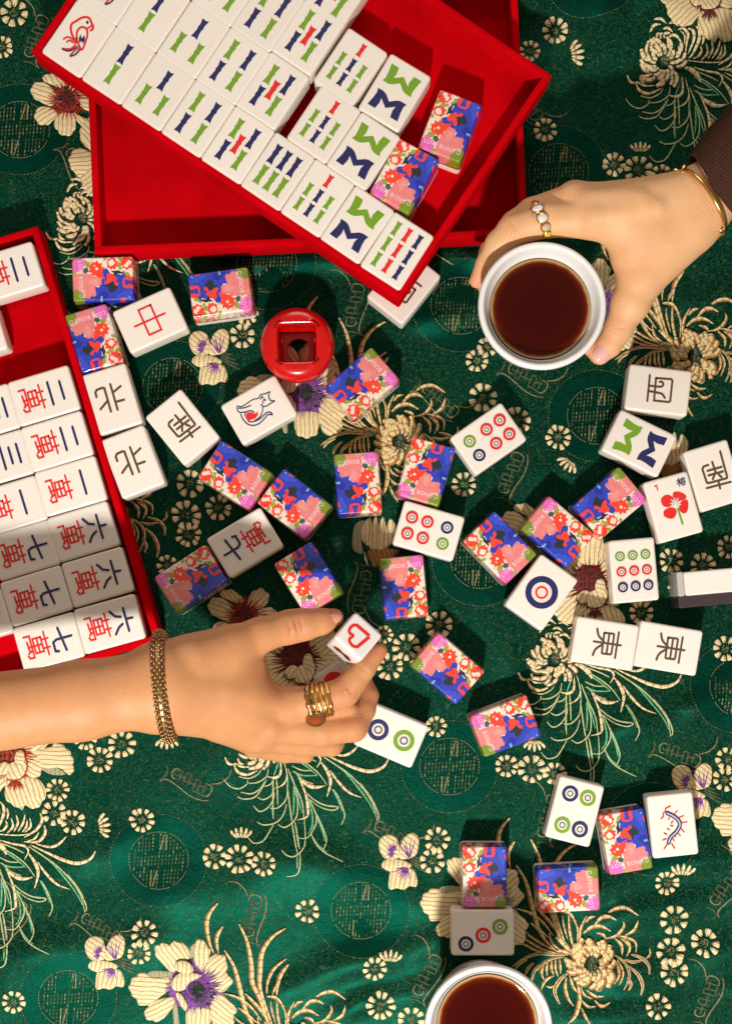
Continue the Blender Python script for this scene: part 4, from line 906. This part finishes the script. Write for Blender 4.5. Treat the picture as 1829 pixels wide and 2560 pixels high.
# ------------------------------------------------------------------ red velvet trays
TL_, TWD, THT = 1056.0, 646.0, 88.0
def box_bm(bm, x0, x1, y0, y1, z0, z1):
    vs = [bm.verts.new((x * S, y * S, z * S)) for z in (z0, z1) for x, y in ((x0, y0), (x1, y0), (x1, y1), (x0, y1))]
    for q in ((3, 2, 1, 0), (4, 5, 6, 7), (0, 1, 5, 4), (1, 2, 6, 5), (2, 3, 7, 6), (3, 0, 4, 7)): bm.faces.new([vs[i] for i in q])
def bev(bm, w, name, m, seg=3):
    bmesh.ops.bevel(bm, geom=bm.edges[:], offset=w * S, segments=seg, affect='EDGES', profile=0.5)
    me = bpy.data.meshes.new(name); bm.to_mesh(me); bm.free(); me.materials.append(m)
    me.polygons.foreach_set('use_smooth', np.ones(len(me.polygons), dtype=bool)); return me
def bx(name, d, w, m=None):
    bm = bmesh.new(); box_bm(bm, *d); return bev(bm, w, name, m or M['velvet'])
wt = 18.0; hl, hw_ = TL_ / 2, TWD / 2
TR_ME = [('tray_floor', bx('tray_floor', (-hl + 4, hl - 4, -hw_ + 4, hw_ - 4, 0, 8), 2)),
         ('side_wall', bx('side_wall', (-hl, hl, -hw_, -hw_ + wt, 0.5, THT), 4.5)), ('side_wall', bx('side_wall', (-hl, hl, hw_ - wt, hw_, 0.5, THT), 4.5)),
         ('end_wall', bx('end_wall', (-hl + 0.6, -hl + wt, -hw_ + wt - 6, hw_ - wt + 6, 0.7, THT - 0.6), 4)), ('end_wall', bx('end_wall', (hl - wt, hl - 0.6, -hw_ + wt - 6, hw_ - wt + 6, 0.7, THT - 0.6), 4))]
def tray(px, py, zb, ang, label):
    X, Y, _ = U(px, py, zb + THT)
    t = empty('red_tray', V(X, Y, zb), -R(ang), label, 'tray', 'red velvet trays')
    for n, me in TR_ME: link(n, me, t)
    return t
tray(764, 279, 5.0, -2.4, 'red velvet tray lying underneath the tilted tray, mostly empty')
tray(728.5, 157.5, 93.5, 34.1, 'red velvet tray lying tilted on top, filled with bamboo tiles')
tray(-69, 1177, 4.0, 73.4, 'red velvet tray at the left edge, holding character tiles beside the forearm')

# ------------------------------------------------------------------ lathe helper, cups, ring
def lathe(name, prof, m, n=96, close=True):
    v, f = [], []
    for r, z in prof:
        for i in range(n): a = i * 6.2832 / n; v.append((r * math.cos(a) * S, r * math.sin(a) * S, z * S))
    for k in range(len(prof) - 1):
        for i in range(n): a, b = k * n + i, k * n + (i + 1) % n; f.append((a, b, b + n, a + n))
    f.append(tuple(range(n))[::-1])
    if close: f.append(tuple((len(prof) - 1) * n + i for i in range(n)))
    return mesh(name, v, f, m)
CUP = [(62,0),(69,1),(72,3),(72,9),(84,20),(104,60),(119,112),(131,165),(140,188),(146,201),(146.5,207),(145,210.5),(141.5,212.5),(137.5,212.6),(134,211),(131.5,208),(129,203),(126,197),(122,190),(115,179),(104,140),(90,90),(60,50),(1,40)]
CUP = [tuple(p) for p in catmull(CUP, 3)]
ME_CUP = lathe('cup_body', CUP, M['porcelain'])
ME_TEA = lathe('tea', [(117.5,-4),(118.5,0.8),(117,0.2),(114.5,-.7),(110,-1),(60,-1),(2,-1)], M['tea'])
ME_CUP.transform(Matrix.Diagonal((0.995, 0.995, 1.53, 1))); ME_TEA.transform(Matrix.Diagonal((0.975, 0.975, 1, 1)))
k = Ink(0)
def cup(px, py, label, tlabel):
    X, Y, _ = U(px, py, 325); z = max(0.5, hz(X, Y))
    t = empty('tea_cup', V(X, Y, z), 0, label, 'tea cup', 'white tea cups'); link('cup_body', ME_CUP, t)
    te = link('tea', ME_TEA); te.location = V(X, Y, z + 286); setp(te, tlabel, 'tea', 'cups of dark tea')
    return t
cup(1355, 763, 'white porcelain tea cup held by the hand from the right', 'dark red brown tea in the cup held by a hand')
c2 = cup(1221, 2573, 'white porcelain tea cup cut by the bottom edge, with dark brush lines outside the rim', 'dark red brown tea in the cup at the bottom edge')
# brush lines painted outside the lower cup
def outside_line(a0, a1, zf, w):
    v, f = [], []; N = 26
    for i in range(N):
        a = a0 + (a1 - a0) * i / (N - 1); z = zf(i / (N - 1))
        for dz in (-w, w):
            zz = z + dz; rr = np.interp(zz, [60,112,165,188], [104,119,131,140]) + 2.0; v.append((rr * math.cos(a) * S, rr * math.sin(a) * S, zz * 1.53 * S))
        if i: f.append((2 * i - 2, 2 * i - 1, 2 * i + 1, 2 * i))
    return v, f
vv, ff = [], []
for a0, a1, zf, wd in ((1.1, 2.2, lambda t: 172 + 6 * math.sin(t * 9), 2.2), (1.3, 2.0, lambda t: 160 - 8 * t, 1.8), (1.55, 1.9, lambda t: 140 + 30 * t, 2.0), (0.9, 1.4, lambda t: 165 - 26 * t, 1.8)):
    v, f = outside_line(a0, a1, zf, wd); vv += v; n0 = len(vv) - len(v); ff += [tuple(i + n0 for i in q) for q in f]
link('brush_lines', mesh('brush_lines', vv, ff, M['i_grey']), c2)

def red_ring():
    N = 96; v, f = [], []
    def sq(a, h, rr):  # rounded square radius
        p = 10.0; c, s_ = abs(math.cos(a)), abs(math.sin(a)); return h / ((c ** p + s_ ** p) ** (1 / p))
    prof = []
    for r, z in ((58,0),(66,1),(72,5),(80,25),(86.5,55),(89,80),(89,92),(86,106),(80,116),(71,122),(62,124)): prof.append(('c', r, z))
    for h, z in ((52,124.5),(47.5,123.5),(45.5,121),(44.5,117),(44,100),(44,22),(41,18)): prof.append(('s', h, z))
    for r, z in ((31,17.5),(29,16.5),(28.5,14),(28.5,10),(29,5),(30,2)): prof.append(('c', r, z))
    for kd, q, z in prof:
        for i in range(N):
            a = i * 6.2832 / N; r = q if kd == 'c' else sq(a, q, 6); v.append((r * math.cos(a) * S, r * math.sin(a) * S, z * S))
    for k in range(len(prof) - 1):
        for i in range(N): a, b = k * N + i, k * N + (i + 1) % N; f.append((a, b, b + N, a + N))
    return mesh('red_ring_holder', v, f, M['red_gloss'])
X, Y, _ = U(742, 858, 115)
o = link('red_ring_holder', red_ring()); o.scale = (1.015, 1.015, 1.0); o.location = V(X, Y, max(1.0, hz(X, Y))); o.rotation_euler = (0, 0, R(1.5))
setp(o, 'glossy red round holder with a square hole, standing above the cat tile', 'ring holder')

# ------------------------------------------------------------------ dice
def die(px, py, z, size, eul, label, heart=True):
    X, Y, _ = U(px, py, z); t = empty('wind_cube', V(X, Y, z), 0, label, 'game cube', 'white game cubes'); t.rotation_euler = eul
    s = size; link('cube_body', rbox('cube_body', s, s, -s / 2, s / 2, 9, 8, M['white_resin']), t)
    k = Ink(s / 2 + 0.4)
    if heart:
        h = [(0,-24),(-24,-2),(-25,12),(-15,22),(-5,20),(-1,13)]
        k.rib([(-3,19),(-12,23),(-24,14),(-25,2)], 7, 'i_red', 4, False); k.rib([(-25,4),(-1,-25)], 8, 'i_red', 0, False); k.rib([(3,19),(12,23),(24,14),(25,2)], 7, 'i_red', 4, False); k.rib([(25,4),(1,-25)], 8, 'i_red', 0, False)
        k.rib([(-5,20),(0,12)], 6, 'i_red', 0, False); k.rib([(5,20),(0,12)], 6, 'i_red', 0, False)
    else: k.disc(0, 0, 26, 'i_red')
    o = link('heart_mark' if heart else 'red_dot_mark', k.build('mark'), t); o.rotation_euler = (0, 0, R(131) if heart else 0)
    q = Ink(s / 2 + 0.4); q.poly([(-26,-4),(-14,8),(0,4),(14,9),(27,-4),(16,-12),(0,-8),(-16,-13)], 'i_lips', 4); q.rib([(-22,-3),(0,-1),(22,-3)], 1.6, 'i_brown', 4)
    o = link('lips_mark', q.build('mark'), t); o.rotation_euler = (R(90), 0, 0)
    return t
M['i_lips'] = ink('dark_red_ink', (0.16, 0.012, 0.012))
die(884, 1600, 270, 84, Matrix.Rotation(R(0), 3, 'Z').to_euler(), 'white cube with a red heart outline pinched between thumb and forefinger')
dc = [x for x in bpy.data.objects if x.name.startswith('wind_cube')][0]
# turn the heart toward the lower left, then lean the cube so its lower left side shows
hv = Vector((-1, 0.0, 0))
dc.rotation_euler = (Matrix.Rotation(R(21), 3, Vector((-0.62, 0.78, 0)).normalized()) @ Matrix.Rotation(R(-41), 3, 'Z')).to_euler()
die(838, 1700, 168, 77, (R(4), R(-5), R(33)), 'white cube with a red mark held lower, behind the forefinger', False)

# ------------------------------------------------------------------ hands: one continuous surface each
def nets(F, org, h):
    s = F < 0; nx, ny, nz = F.shape; off = [(i, j, k) for i in (0, 1) for j in (0, 1) for k in (0, 1)]
    c = lambda A, o: A[o[0]:nx - 1 + o[0], o[1]:ny - 1 + o[1], o[2]:nz - 1 + o[2]]
    cnt = sum(c(s, o).astype(np.int8) for o in off); act = (cnt > 0) & (cnt < 8); ci = np.argwhere(act)
    acc = np.zeros((len(ci), 3)); num = np.zeros(len(ci))
    for a in off:
        for ax in range(3):
            if a[ax]: continue
            b = list(a); b[ax] = 1; fa = F[ci[:, 0] + a[0], ci[:, 1] + a[1], ci[:, 2] + a[2]]; fb = F[ci[:, 0] + b[0], ci[:, 1] + b[1], ci[:, 2] + b[2]]
            m = (fa < 0) != (fb < 0); t = np.where(m, fa / np.where(m, fa - fb, 1), 0); p = np.tile(np.array(a, float), (len(ci), 1)); p[:, ax] += t
            acc[m] += p[m]; num[m] += 1
    v = ci + acc / num[:, None]; idx = -np.ones(act.shape, int); idx[tuple(ci.T)] = np.arange(len(ci)); faces = []
    for ax in range(3):
        u, w_ = [(1, 2), (2, 0), (0, 1)][ax]; sl0 = [slice(None)] * 3; sl1 = [slice(None)] * 3; sl0[ax] = slice(0, -1); sl1[ax] = slice(1, None)
        d = s[tuple(sl0)].astype(int) - s[tuple(sl1)].astype(int); e = np.argwhere(d != 0); sg = d[tuple(e.T)]
        ok = (e[:, u] > 0) & (e[:, w_] > 0) & (e[:, u] < F.shape[u] - 1) & (e[:, w_] < F.shape[w_] - 1); e, sg = e[ok], sg[ok]
        q = []
        for du, dw in ((-1, -1), (0, -1), (0, 0), (-1, 0)):
            g = e.copy(); g[:, u] += du; g[:, w_] += dw; q.append(idx[tuple(g.T)])
        q = np.stack(q, 1); q[sg < 0] = q[sg < 0][:, ::-1]; faces.append(q)
    fc = np.concatenate(faces); E = np.concatenate([fc[:, [0, 1]], fc[:, [1, 2]], fc[:, [2, 3]], fc[:, [3, 0]]])
    for _ in range(3):
        a2 = np.zeros_like(v); n2 = np.zeros(len(v)); np.add.at(a2, E[:, 0], v[E[:, 1]]); np.add.at(a2, E[:, 1], v[E[:, 0]]); np.add.at(n2, E[:, 0], 1); np.add.at(n2, E[:, 1], 1)
        v = v * 0.5 + 0.5 * a2 / n2[:, None]
    return v * h + np.array(org), fc
def grow(prims, dents, h=4.0, clip=None):
    pr = []
    for p in prims:
        (x0, y0, z0, r0), (x1, y1, z1, r1), k = p[0], p[1], p[2]; fz = p[3] if len(p) > 3 else 1.0
        A, B = np.array(U(x0, y0, z0)), np.array(U(x1, y1, z1)); pr.append((A, B, r0 * (CH - z0) / CH, r1 * (CH - z1) / CH, k, fz))
    lo = np.min([np.minimum(a, b) - max(r, s) for a, b, r, s, _, _ in pr], 0) - 16; hi = np.max([np.maximum(a, b) + max(r, s) for a, b, r, s, _, _ in pr], 0) + 16
    ax = [np.arange(lo[i], hi[i], h, dtype=np.float32) for i in range(3)]; F = np.full([len(a) for a in ax], 200.0, np.float32)
    def sub(a, b, r):
        sl = []
        for i in range(3):
            m0, m1 = min(a[i], b[i]) - r, max(a[i], b[i]) + r; sl.append(slice(max(0, int((m0 - lo[i]) / h)), max(1, int((m1 - lo[i]) / h) + 2)))
        return tuple(sl)
    def dist(a, b, r0, r1, fz, sl):
        x, y, z = ax[0][sl[0]][:, None, None], ax[1][sl[1]][None, :, None], ax[2][sl[2]][None, None, :]
        sc = np.array([1, 1, fz]); d = (b - a) * sc; L = float(d @ d) + 1e-6
        px, py, pz = x - a[0], y - a[1], (z - a[2]) * fz
        t = np.clip((px * d[0] + py * d[1] + pz * d[2]) / L, 0, 1); return np.sqrt((px - t * d[0]) ** 2 + (py - t * d[1]) ** 2 + (pz - t * d[2]) ** 2) - (r0 + (r1 - r0) * t)
    for a, b, r0, r1, k, fz in pr:
        sl = sub(a, b, max(r0, r1) + 40); g = F[sl]; d = dist(a, b, r0, r1, fz, sl)
        hh = np.clip(0.5 + 0.5 * (g - d) / k, 0, 1); F[sl] = g * (1 - hh) + d * hh - k * hh * (1 - hh)
    for (x0, y0, z0), (x1, y1, z1), r, k in dents:
        a, b = np.array(U(x0, y0, z0)), np.array(U(x1, y1, z1)); sl = sub(a, b, r + 20); g = F[sl]; d = -dist(a, b, r, r, 1.0, sl)
        hh = np.clip(0.5 - 0.5 * (g - d) / k, 0, 1); F[sl] = g * (1 - hh) + d * hh + k * hh * (1 - hh)
    return nets(F, lo, h)
def hand_mesh(name, prims, dents, tips, m, parent, origin, joints=()):
    v, fc = grow(prims, dents)
    tint = np.zeros(len(v))
    for x, y, z, r, s_ in tips:
        c = np.array(U(x, y, z)); tint = np.maximum(tint, s_ * np.exp(-(np.linalg.norm(v - c, axis=1) / r) ** 2))
    w_ = np.stack([(v[:, 0] - 914.5) * S, -(v[:, 1] - 1280) * S, v[:, 2] * S], 1) - np.array(origin)
    me = mesh(name, w_, fc[:, ::-1].tolist(), m); at_ = me.color_attributes.new('tint', 'FLOAT_COLOR', 'POINT')
    at_.data.foreach_set('color', np.stack([tint, tint, tint, np.ones(len(v))], 1).astype(np.float32).ravel())
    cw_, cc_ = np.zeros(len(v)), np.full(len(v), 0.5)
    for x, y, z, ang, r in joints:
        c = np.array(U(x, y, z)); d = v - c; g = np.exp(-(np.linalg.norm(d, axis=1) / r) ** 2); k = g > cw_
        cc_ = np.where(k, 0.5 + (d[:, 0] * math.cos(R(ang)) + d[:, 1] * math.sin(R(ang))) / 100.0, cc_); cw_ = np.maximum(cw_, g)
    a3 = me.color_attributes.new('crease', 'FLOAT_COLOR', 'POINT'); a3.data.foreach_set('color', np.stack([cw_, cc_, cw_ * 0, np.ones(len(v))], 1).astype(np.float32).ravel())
    return link(name, me, parent)
def chain(pts, k=10): return [(pts[i], pts[i + 1], k) for i in range(len(pts) - 1)]
def lf(x): return float(np.interp(x, [0, 300, 410, 560, 700, 850, 950], [235, 230, 205, 120, 55, 30, 25]))
LH = [((-160,1800,215,102),(200,1752,215,95),30,1.12),((200,1752,215,95),(400,1717,213,97),30,1.25),
 ((400,1668,220,66),(560,1636,236,64),30),((560,1645,230,64),(612,1662,216,54),24),((400,1722,213,92),(590,1738,215,84),34),((400,1762,205,68),(610,1800,182,58),34),
 ((560,1730,222,68),(705,1765,220,47),26),((560,1770,208,64),(672,1812,202,48),26),((560,1795,188,56),(648,1836,172,42),26),((560,1802,170,48),(636,1860,142,32),24)]
LH += chain([(480,1652,238,66),(580,1617,243,53),(650,1588,247,43),(725,1567,248,41),(762,1561,247,38),(803,1554,245,31),(836,1544,241,23)], 14)
LH += chain([(700,1765,222,47),(800,1752,236,40),(862,1729,241,37),(884,1702,243,33),(910,1672,245,28),(950,1627,241,19)], 8)
LH += [((740,1785,205,30),(872,1772,196,24),10)]
LH += chain([(672,1812,202,48),(800,1826,196,40),(882,1818,188,37),(908,1775,172,30),(920,1738,160,26),(908,1700,150,21)], 7)
LH += chain([(648,1838,172,42),(760,1856,150,35),(828,1862,132,29),(850,1830,108,25),(840,1790,92,20)], 7)
LH += chain([(636,1861,142,33),(710,1880,118,27),(762,1886,102,22),(780,1862,84,19),(765,1835,72,16)], 7)
LH += [((700,1764,226,49),(712,1762,226,48),6),((668,1812,212,49),(680,1812,210,47),6),((642,1840,182,43),(654,1842,178,41),6)]
LH += [((560,1760,276,12),(680,1810,234,10),26),((560,1728,282,11),(690,1760,256,10),26)]
LD = [((735,1545,288),(748,1590,284),2.6,4),((748,1542,286),(760,1588,283),2.6,4),((722,1552,290),(728,1590,286),2.6,4),((845,1712,277),(868,1748,276),2.6,4),((858,1706,276),(880,1736,274),2.6,4),((898,1660,273),(920,1682,272),2.6,4)]
LT = [(838,1543,245,34,.7),(950,1627,245,34,.75),(735,1566,280,34,.25),(862,1729,270,36,.35),(672,1812,250,36,.25),(640,1690,220,60,.35),(885,1818,215,36,.3),(915,1740,180,40,.5)]
LH = [((a[0], a[1], a[2] + lf(a[0]), a[3]), (b[0], b[1], b[2] + lf(b[0]), b[3]), *q) for a, b, *q in LH]
LD = [((a[0], a[1], a[2] + lf(a[0])), (b[0], b[1], b[2] + lf(b[0])), *q) for a, b, *q in LD]
LT = [(x, y, z + lf(x), r, k_) for x, y, z, r, k_ in LT]
p1 = empty('person', P(430, 1720, 0), 0, 'person reaching in from the left, bare forearm, gold bracelet and rings, pinching a white cube', 'person')
hand_mesh('hand_and_forearm', LH, LD, LT, M['skin_warm'], p1, p1.location, [(x, y, z + lf(x), a, r) for x, y, z, a, r in [(742,1562,285,-12,24),(868,1726,275,-28,20),(908,1674,270,-52,15),(800,1552,270,-12,12),(905,1790,205,-60,22),(838,1862,160,10,22)]])
RH = [((2060,250,340,92),(1900,370,325,86),28,1.1),((1900,370,325,86),(1752,505,302,78),28,1.2),((1752,490,302,70),(1560,530,300,70),32,1.2),((1740,545,292,68),(1600,600,282,74),34,1.2),((1700,500,295,56),(1480,520,288,50),28),
 ((1640,600,283,62),(1585,640,272,60),26),((1715,580,288,66),(1600,700,268,55),26),((1600,570,290,60),(1484,546,294,51),28),((1600,520,290,50),(1440,498,276,43),26)]
RH += chain([(1600,700,268,55),(1575,758,260,47),(1545,822,248,34),(1521,862,239,30),(1498,888,231,23)], 14)
RH += chain([(1484,546,294,51),(1370,549,290,43),(1283,574,277,39),(1246,610,260,33),(1214,660,238,25),(1189,702,216,17)], 9)
RH += [((1192,702,214,17),(1218,716,204,15),6),((1498,888,231,22),(1470,866,220,20),8)]
RH += chain([(1440,498,276,43),(1330,533,252,38),(1285,562,232,34),(1225,630,200,27),(1194,690,176,18)], 7)
RH += chain([(1470,500,250,40),(1340,560,196,34),(1275,590,170,30),(1230,660,140,24),(1210,720,120,17)], 7)
RH += [((1478,545,300,52),(1490,545,300,51),6),((1434,497,284,45),(1446,499,284,44),6)]
RH += [((1640,516,352,12),(1490,540,336,10),28),((1600,496,346,11),(1450,500,316,9),28)]
RD = [((1515,815,283),(1575,822,283),2.6,4),((1513,826,281),(1572,834,281),2.6,4),((1262,560,312),(1290,600,314),2.6,4),((1272,548,312),(1302,592,315),2.6,4)]
RT = [(1484,545,335,36,.2),(1310,545,300,30,.25),(1498,888,240,36,.8),(1189,702,225,34,.7),(1284,575,310,34,.3),(1438,495,320,34,.25),(1548,820,280,34,.25),(1590,650,330,60,.2)]
p2 = empty('person', P(1752, 505, 0), 0, 'person reaching in from the right in a dark brown sleeve, grasping a tea cup', 'person')
hand_mesh('hand_and_forearm', RH, RD, RT, M['skin_light'], p2, p2.location, [(1543,824,282,125,24),(1280,574,312,150,26),(1226,645,262,120,15),(1436,498,318,170,20),(1484,545,340,175,18),(1775,520,372,-38,30)])

def nail(px, py, z, a, l, w_, normal, m, parent):   # slightly domed plate lying on the finger, long axis at image angle a
    n = Vector((normal[0], -normal[1], normal[2])).normalized(); d = Vector((math.cos(R(a)), -math.sin(R(a)), 0)); d = (d - n * d.dot(n)).normalized(); s_ = n.cross(d)
    v, f = [], []; N, Rn = 28, 6; c = P(px, py, z)
    for k in range(Rn + 1):
        t = k / Rn
        for i in range(N):
            b = i * 6.2832 / N; x = math.copysign(abs(math.cos(b)) ** .75, math.cos(b)) * l / 2 * t; y = math.copysign(abs(math.sin(b)) ** .75, math.sin(b)) * w_ / 2 * t
            q = c + (d * x + s_ * y + n * (-(y * y) / (w_ * 0.9) - (x * x) / (l * 5) + 1.2 - 1.6 * t ** 6)) * S; v.append(q - parent.location)
    for k in range(Rn):
        for i in range(N): e, g = k * N + i, k * N + (i + 1) % N; f.append((e, g, g + N, e + N))
    return link('thumb_nail', mesh('thumb_nail', v, f, m), parent)
nail(827, 1541, 267 + lf(827), -12, 50, 30, (0.12, -0.35, 0.92), M['nail'], p1)
nail(1507, 882, 262, 128, 52, 40, (-0.08, 0.22, 0.97), M['nail_pink'], p2)

# sleeve: a loose cuff round the forearm
def sleeve():
    v, f = [], []; N = 64
    a0 = np.array(U(1778, 478, 300)); a1 = np.array(U(2080, 236, 345)); d = (a1 - a0) / np.linalg.norm(a1 - a0); upv = np.array([0, 0, 1.0]); s1 = np.cross(d, upv); s1 /= np.linalg.norm(s1); s2 = np.cross(s1, d)
    L = np.linalg.norm(a1 - a0)
    prof = [(12, 82), (0, 86), (-3, 90), (0, 94), (10, 97), (60, 112), (120, 126), (200, 138), (300, 146), (L, 150)]
    for kk, (u, r) in enumerate(prof):
        for i in range(N):
            a = i * 6.2832 / N; fold = 1 + 0.03 * math.sin(3 * a + u / 40) + 0.02 * math.sin(7 * a + u / 25); q = a0 + d * (u + 10 * math.sin(a * 2 + 1)) + (s1 * math.cos(a) + s2 * math.sin(a) * 0.9) * r * fold
            v.append(V(*q) - p2.location)
    for kk in range(len(prof) - 1):
        for i in range(N): a, b = kk * N + i, kk * N + (i + 1) % N; f.append((a, b, b + N, a + N))
    return link('sleeve', mesh('sleeve', v, f, M['fabric']), p2)
sleeve()

# ------------------------------------------------------------------ jewellery
def hoop(c, axis_, ra, rb, mr, n=64, m=10, bump=None, tilt=0.0, a0=0.0, a1=6.2832):
    ax_ = np.array(axis_, float); ax_ /= np.linalg.norm(ax_); upv = np.array([0, 0, 1.0]); s1 = np.cross(ax_, upv); s1 /= np.linalg.norm(s1); s2 = np.cross(s1, ax_); v, f = [], []; closed = a1 - a0 > 6.28
    for i in range(n):
        a = a0 + (a1 - a0) * i / (n if closed else n - 1); ctr = s1 * math.cos(a) * ra + s2 * math.sin(a) * rb; nr = s1 * math.cos(a) + s2 * math.sin(a)
        for j in range(m):
            b = j * 6.2832 / m; r = mr * (bump(i, j) if bump else 1); v.append(np.array(c) + ctr + nr * math.cos(b) * r + ax_ * (math.sin(b) * r + tilt * math.sin(a)))
    for i in range(n if closed else n - 1):
        for j in range(m): p, q = i * m + j, i * m + (j + 1) % m; p2_, q2 = ((i + 1) % n) * m + j, ((i + 1) % n) * m + (j + 1) % m; f.append((p, q, q2, p2_))
    return [V(*x) for x in v], f
def jewel(name, loc, label, cat): return empty(name, loc, 0, label, cat)
def add(name, vf, m, parent): return link(name, mesh(name, [q - parent.location for q in vf[0]], vf[1], m), parent)
def gem(name, c, r, n_, m, parent, d=(1, 0, 0), nseg=20):
    n = Vector(n_).normalized(); d = Vector(d); d = (d - n * d.dot(n)).normalized(); s_ = n.cross(d); v, f = [], []
    for t, z in ((1.0, -.25), (1.0, .1), (.82, .5), (.5, .75), (.02, .8)):
        for i in range(nseg): a = i * 6.2832 / nseg; v.append(c + (d * math.cos(a) * r[0] * t + s_ * math.sin(a) * r[1] * t + n * z * r[2]) * S - parent.location)
    for k in range(4):
        for i in range(nseg): a, b = k * nseg + i, k * nseg + (i + 1) % nseg; f.append((a, b, b + nseg, a + nseg))
    return link(name, mesh(name, v, f, m, None, m is not M['amber']), parent)
# bead bracelet on the left wrist
cb = np.array(U(412, 1716, 213 + lf(412))); b1 = jewel('bracelet', V(*cb), 'thick woven gold bracelet on the bare wrist beside the left tray', 'bracelet')
add('woven_chain', hoop(cb, (1, -0.1, 0), 112, 84, 13, 150, 16, lambda i, j: 1 + 0.13 * math.sin(i * 1.2566 + (j % 2) * 3.14) * 1.0), M['gold_dark'], b1)
bv, bf = [], []
ico = bmesh.new(); bmesh.ops.create_icosphere(ico, subdivisions=1, radius=1.0); iv = [np.array(q.co) for q in ico.verts]; itf = [[q.index for q in fc_.verts] for fc_ in ico.faces]; ico.free()
for i in range(96):
    a = i * 6.2832 / 96
    for j in range(7):
        b = (j + (i % 2) * .5) * 6.2832 / 7; ax_ = np.array((1, -0.1, 0)) / 1.005; s1 = np.array((-0.0995, -0.995, 0)); s2 = np.array((0, 0, 1.0))
        c = cb + s1 * math.cos(a) * 112 + s2 * math.sin(a) * 84 + (s1 * math.cos(a) + s2 * math.sin(a)) * math.cos(b) * 13.5 + ax_ * math.sin(b) * 13.5
        n0 = len(bv); bv += [V(*(c + q * 3.9)) for q in iv]; bf += [tuple(n0 + k for k in t) for t in itf]
o = add('small_beads', (bv, bf), M['gold_dark'], b1); o['kind'] = 'stuff'
# ring stack on the left forefinger
fa = np.array(U(700, 1765, 222 + lf(700))); fb = np.array(U(800, 1752, 236 + lf(800))); fc_ = np.array(U(862, 1729, 241 + lf(862))); dr = (fc_ - fa) / np.linalg.norm(fc_ - fa)
cen = np.array(U(806, 1750, 236 + lf(806))); r1 = jewel('ring', V(*cen), 'stack of twisted gold bands with an oval amber stone on the forefinger', 'ring')
for i, off_ in enumerate((-14, -5, 4, 13)):
    add('gold_band', hoop(cen + dr * off_, dr + np.array((0, 0, .02 * i)), 40.5 - i * .6, 40.5 - i * .6, 4.4 + .5 * (i % 2), 60, 8, lambda i_, j_: 1 + .16 * math.sin(i_ * .9 + i), tilt=-7 + 4 * i), M['gold'], r1)
add('hammered_band', hoop(cen - dr * 24, dr, 42, 42, 6.4, 60, 8, lambda i_, j_: 1 + .28 * math.sin(i_ * 1.3 + j_), tilt=-9), M['gold_dark'], r1)
gc = P(789, 1799, 262 + lf(789)); gem('setting', gc, (24, 19, 10), (-.1, -.45, .9), M['gold_dark'], r1, (1, .3, 0)); gem('amber_stone', gc + Vector((0, -.2, 1)) * 4 * S, (18, 12.5, 11), (-.1, -.45, .9), M['amber'], r1, (1, .3, 0), 12)
# five-stone ring on the right forefinger
ca_, cb_ = np.array(U(1400, 548, 291)), np.array(U(1320, 560, 286)); d2 = (cb_ - ca_) / np.linalg.norm(cb_ - ca_); d2 = d2 + np.array((0, .32, 0)); d2 /= np.linalg.norm(d2)
cr = np.array(U(1350, 552, 289)); r2 = jewel('ring', V(*cr), 'gold ring set with white, red and clear stones on the finger over the cup', 'ring')
add('gold_band', hoop(cr, d2, 40.5, 41, 3.4, 60, 8), M['gold'], r2)
s1 = np.cross(d2, (0, 0, 1.0)); s1 /= np.linalg.norm(s1); s2 = np.cross(s1, d2)
for a, mk, rr in ((-58, 'ruby', (9, 8, 7)), (-28, 'opal', (13, 10, 7)), (6, 'opal', (12, 10, 7)), (36, 'topaz', (11, 9, 7)), (62, 'lemon', (10, 8, 6))):
    n = s1 * math.sin(R(a)) * (1 if s1[1] > 0 else -1) + s2 * math.cos(R(a)) * (1 if s2[2] > 0 else -1); c = cr + n * 43; nw = Vector((n[0], -n[1], n[2]))
    gem('stone_setting', V(*c), (rr[0] + 2.6, rr[1] + 2.6, 5), nw, M['gold'], r2, (1, .2, 0)); gem('stone', V(*(c + n * 1.5)), rr, nw, M[mk], r2, (1, .2, 0))
# bangle on the right wrist
cw = np.array(U(1752, 506, 302)); b2 = jewel('bangle', V(*cw), 'thin gold bangle with a small flower, between the brown sleeve and the hand', 'bangle')
axw = np.array(U(1900, 370, 325)) - cw; axw = np.array((0.80, -0.56, 0.0))
add('gold_band', hoop(cw, axw, 88, 78, 5, 80, 10), M['gold'], b2)
fl = P(1704, 437, 330)
for i in range(5):
    a = i * 1.2566; gem('petal', fl + Vector((math.cos(a), math.sin(a), .4 * math.sin(a * 2))) * 13 * S, (12, 7, 5), (.1 + .4 * math.cos(a), -.3 + .4 * math.sin(a), .9), M['gold'], b2, (math.cos(a), math.sin(a), 0))
gem('flower_centre', fl + Vector((0, 0, 6 * S)), (6, 6, 6), (0, 0, 1), M['gold'], b2)
gem('end_knob', P(1800, 573, 318), (10, 10, 12), (0.2, -.2, 1), M['gold'], b2)
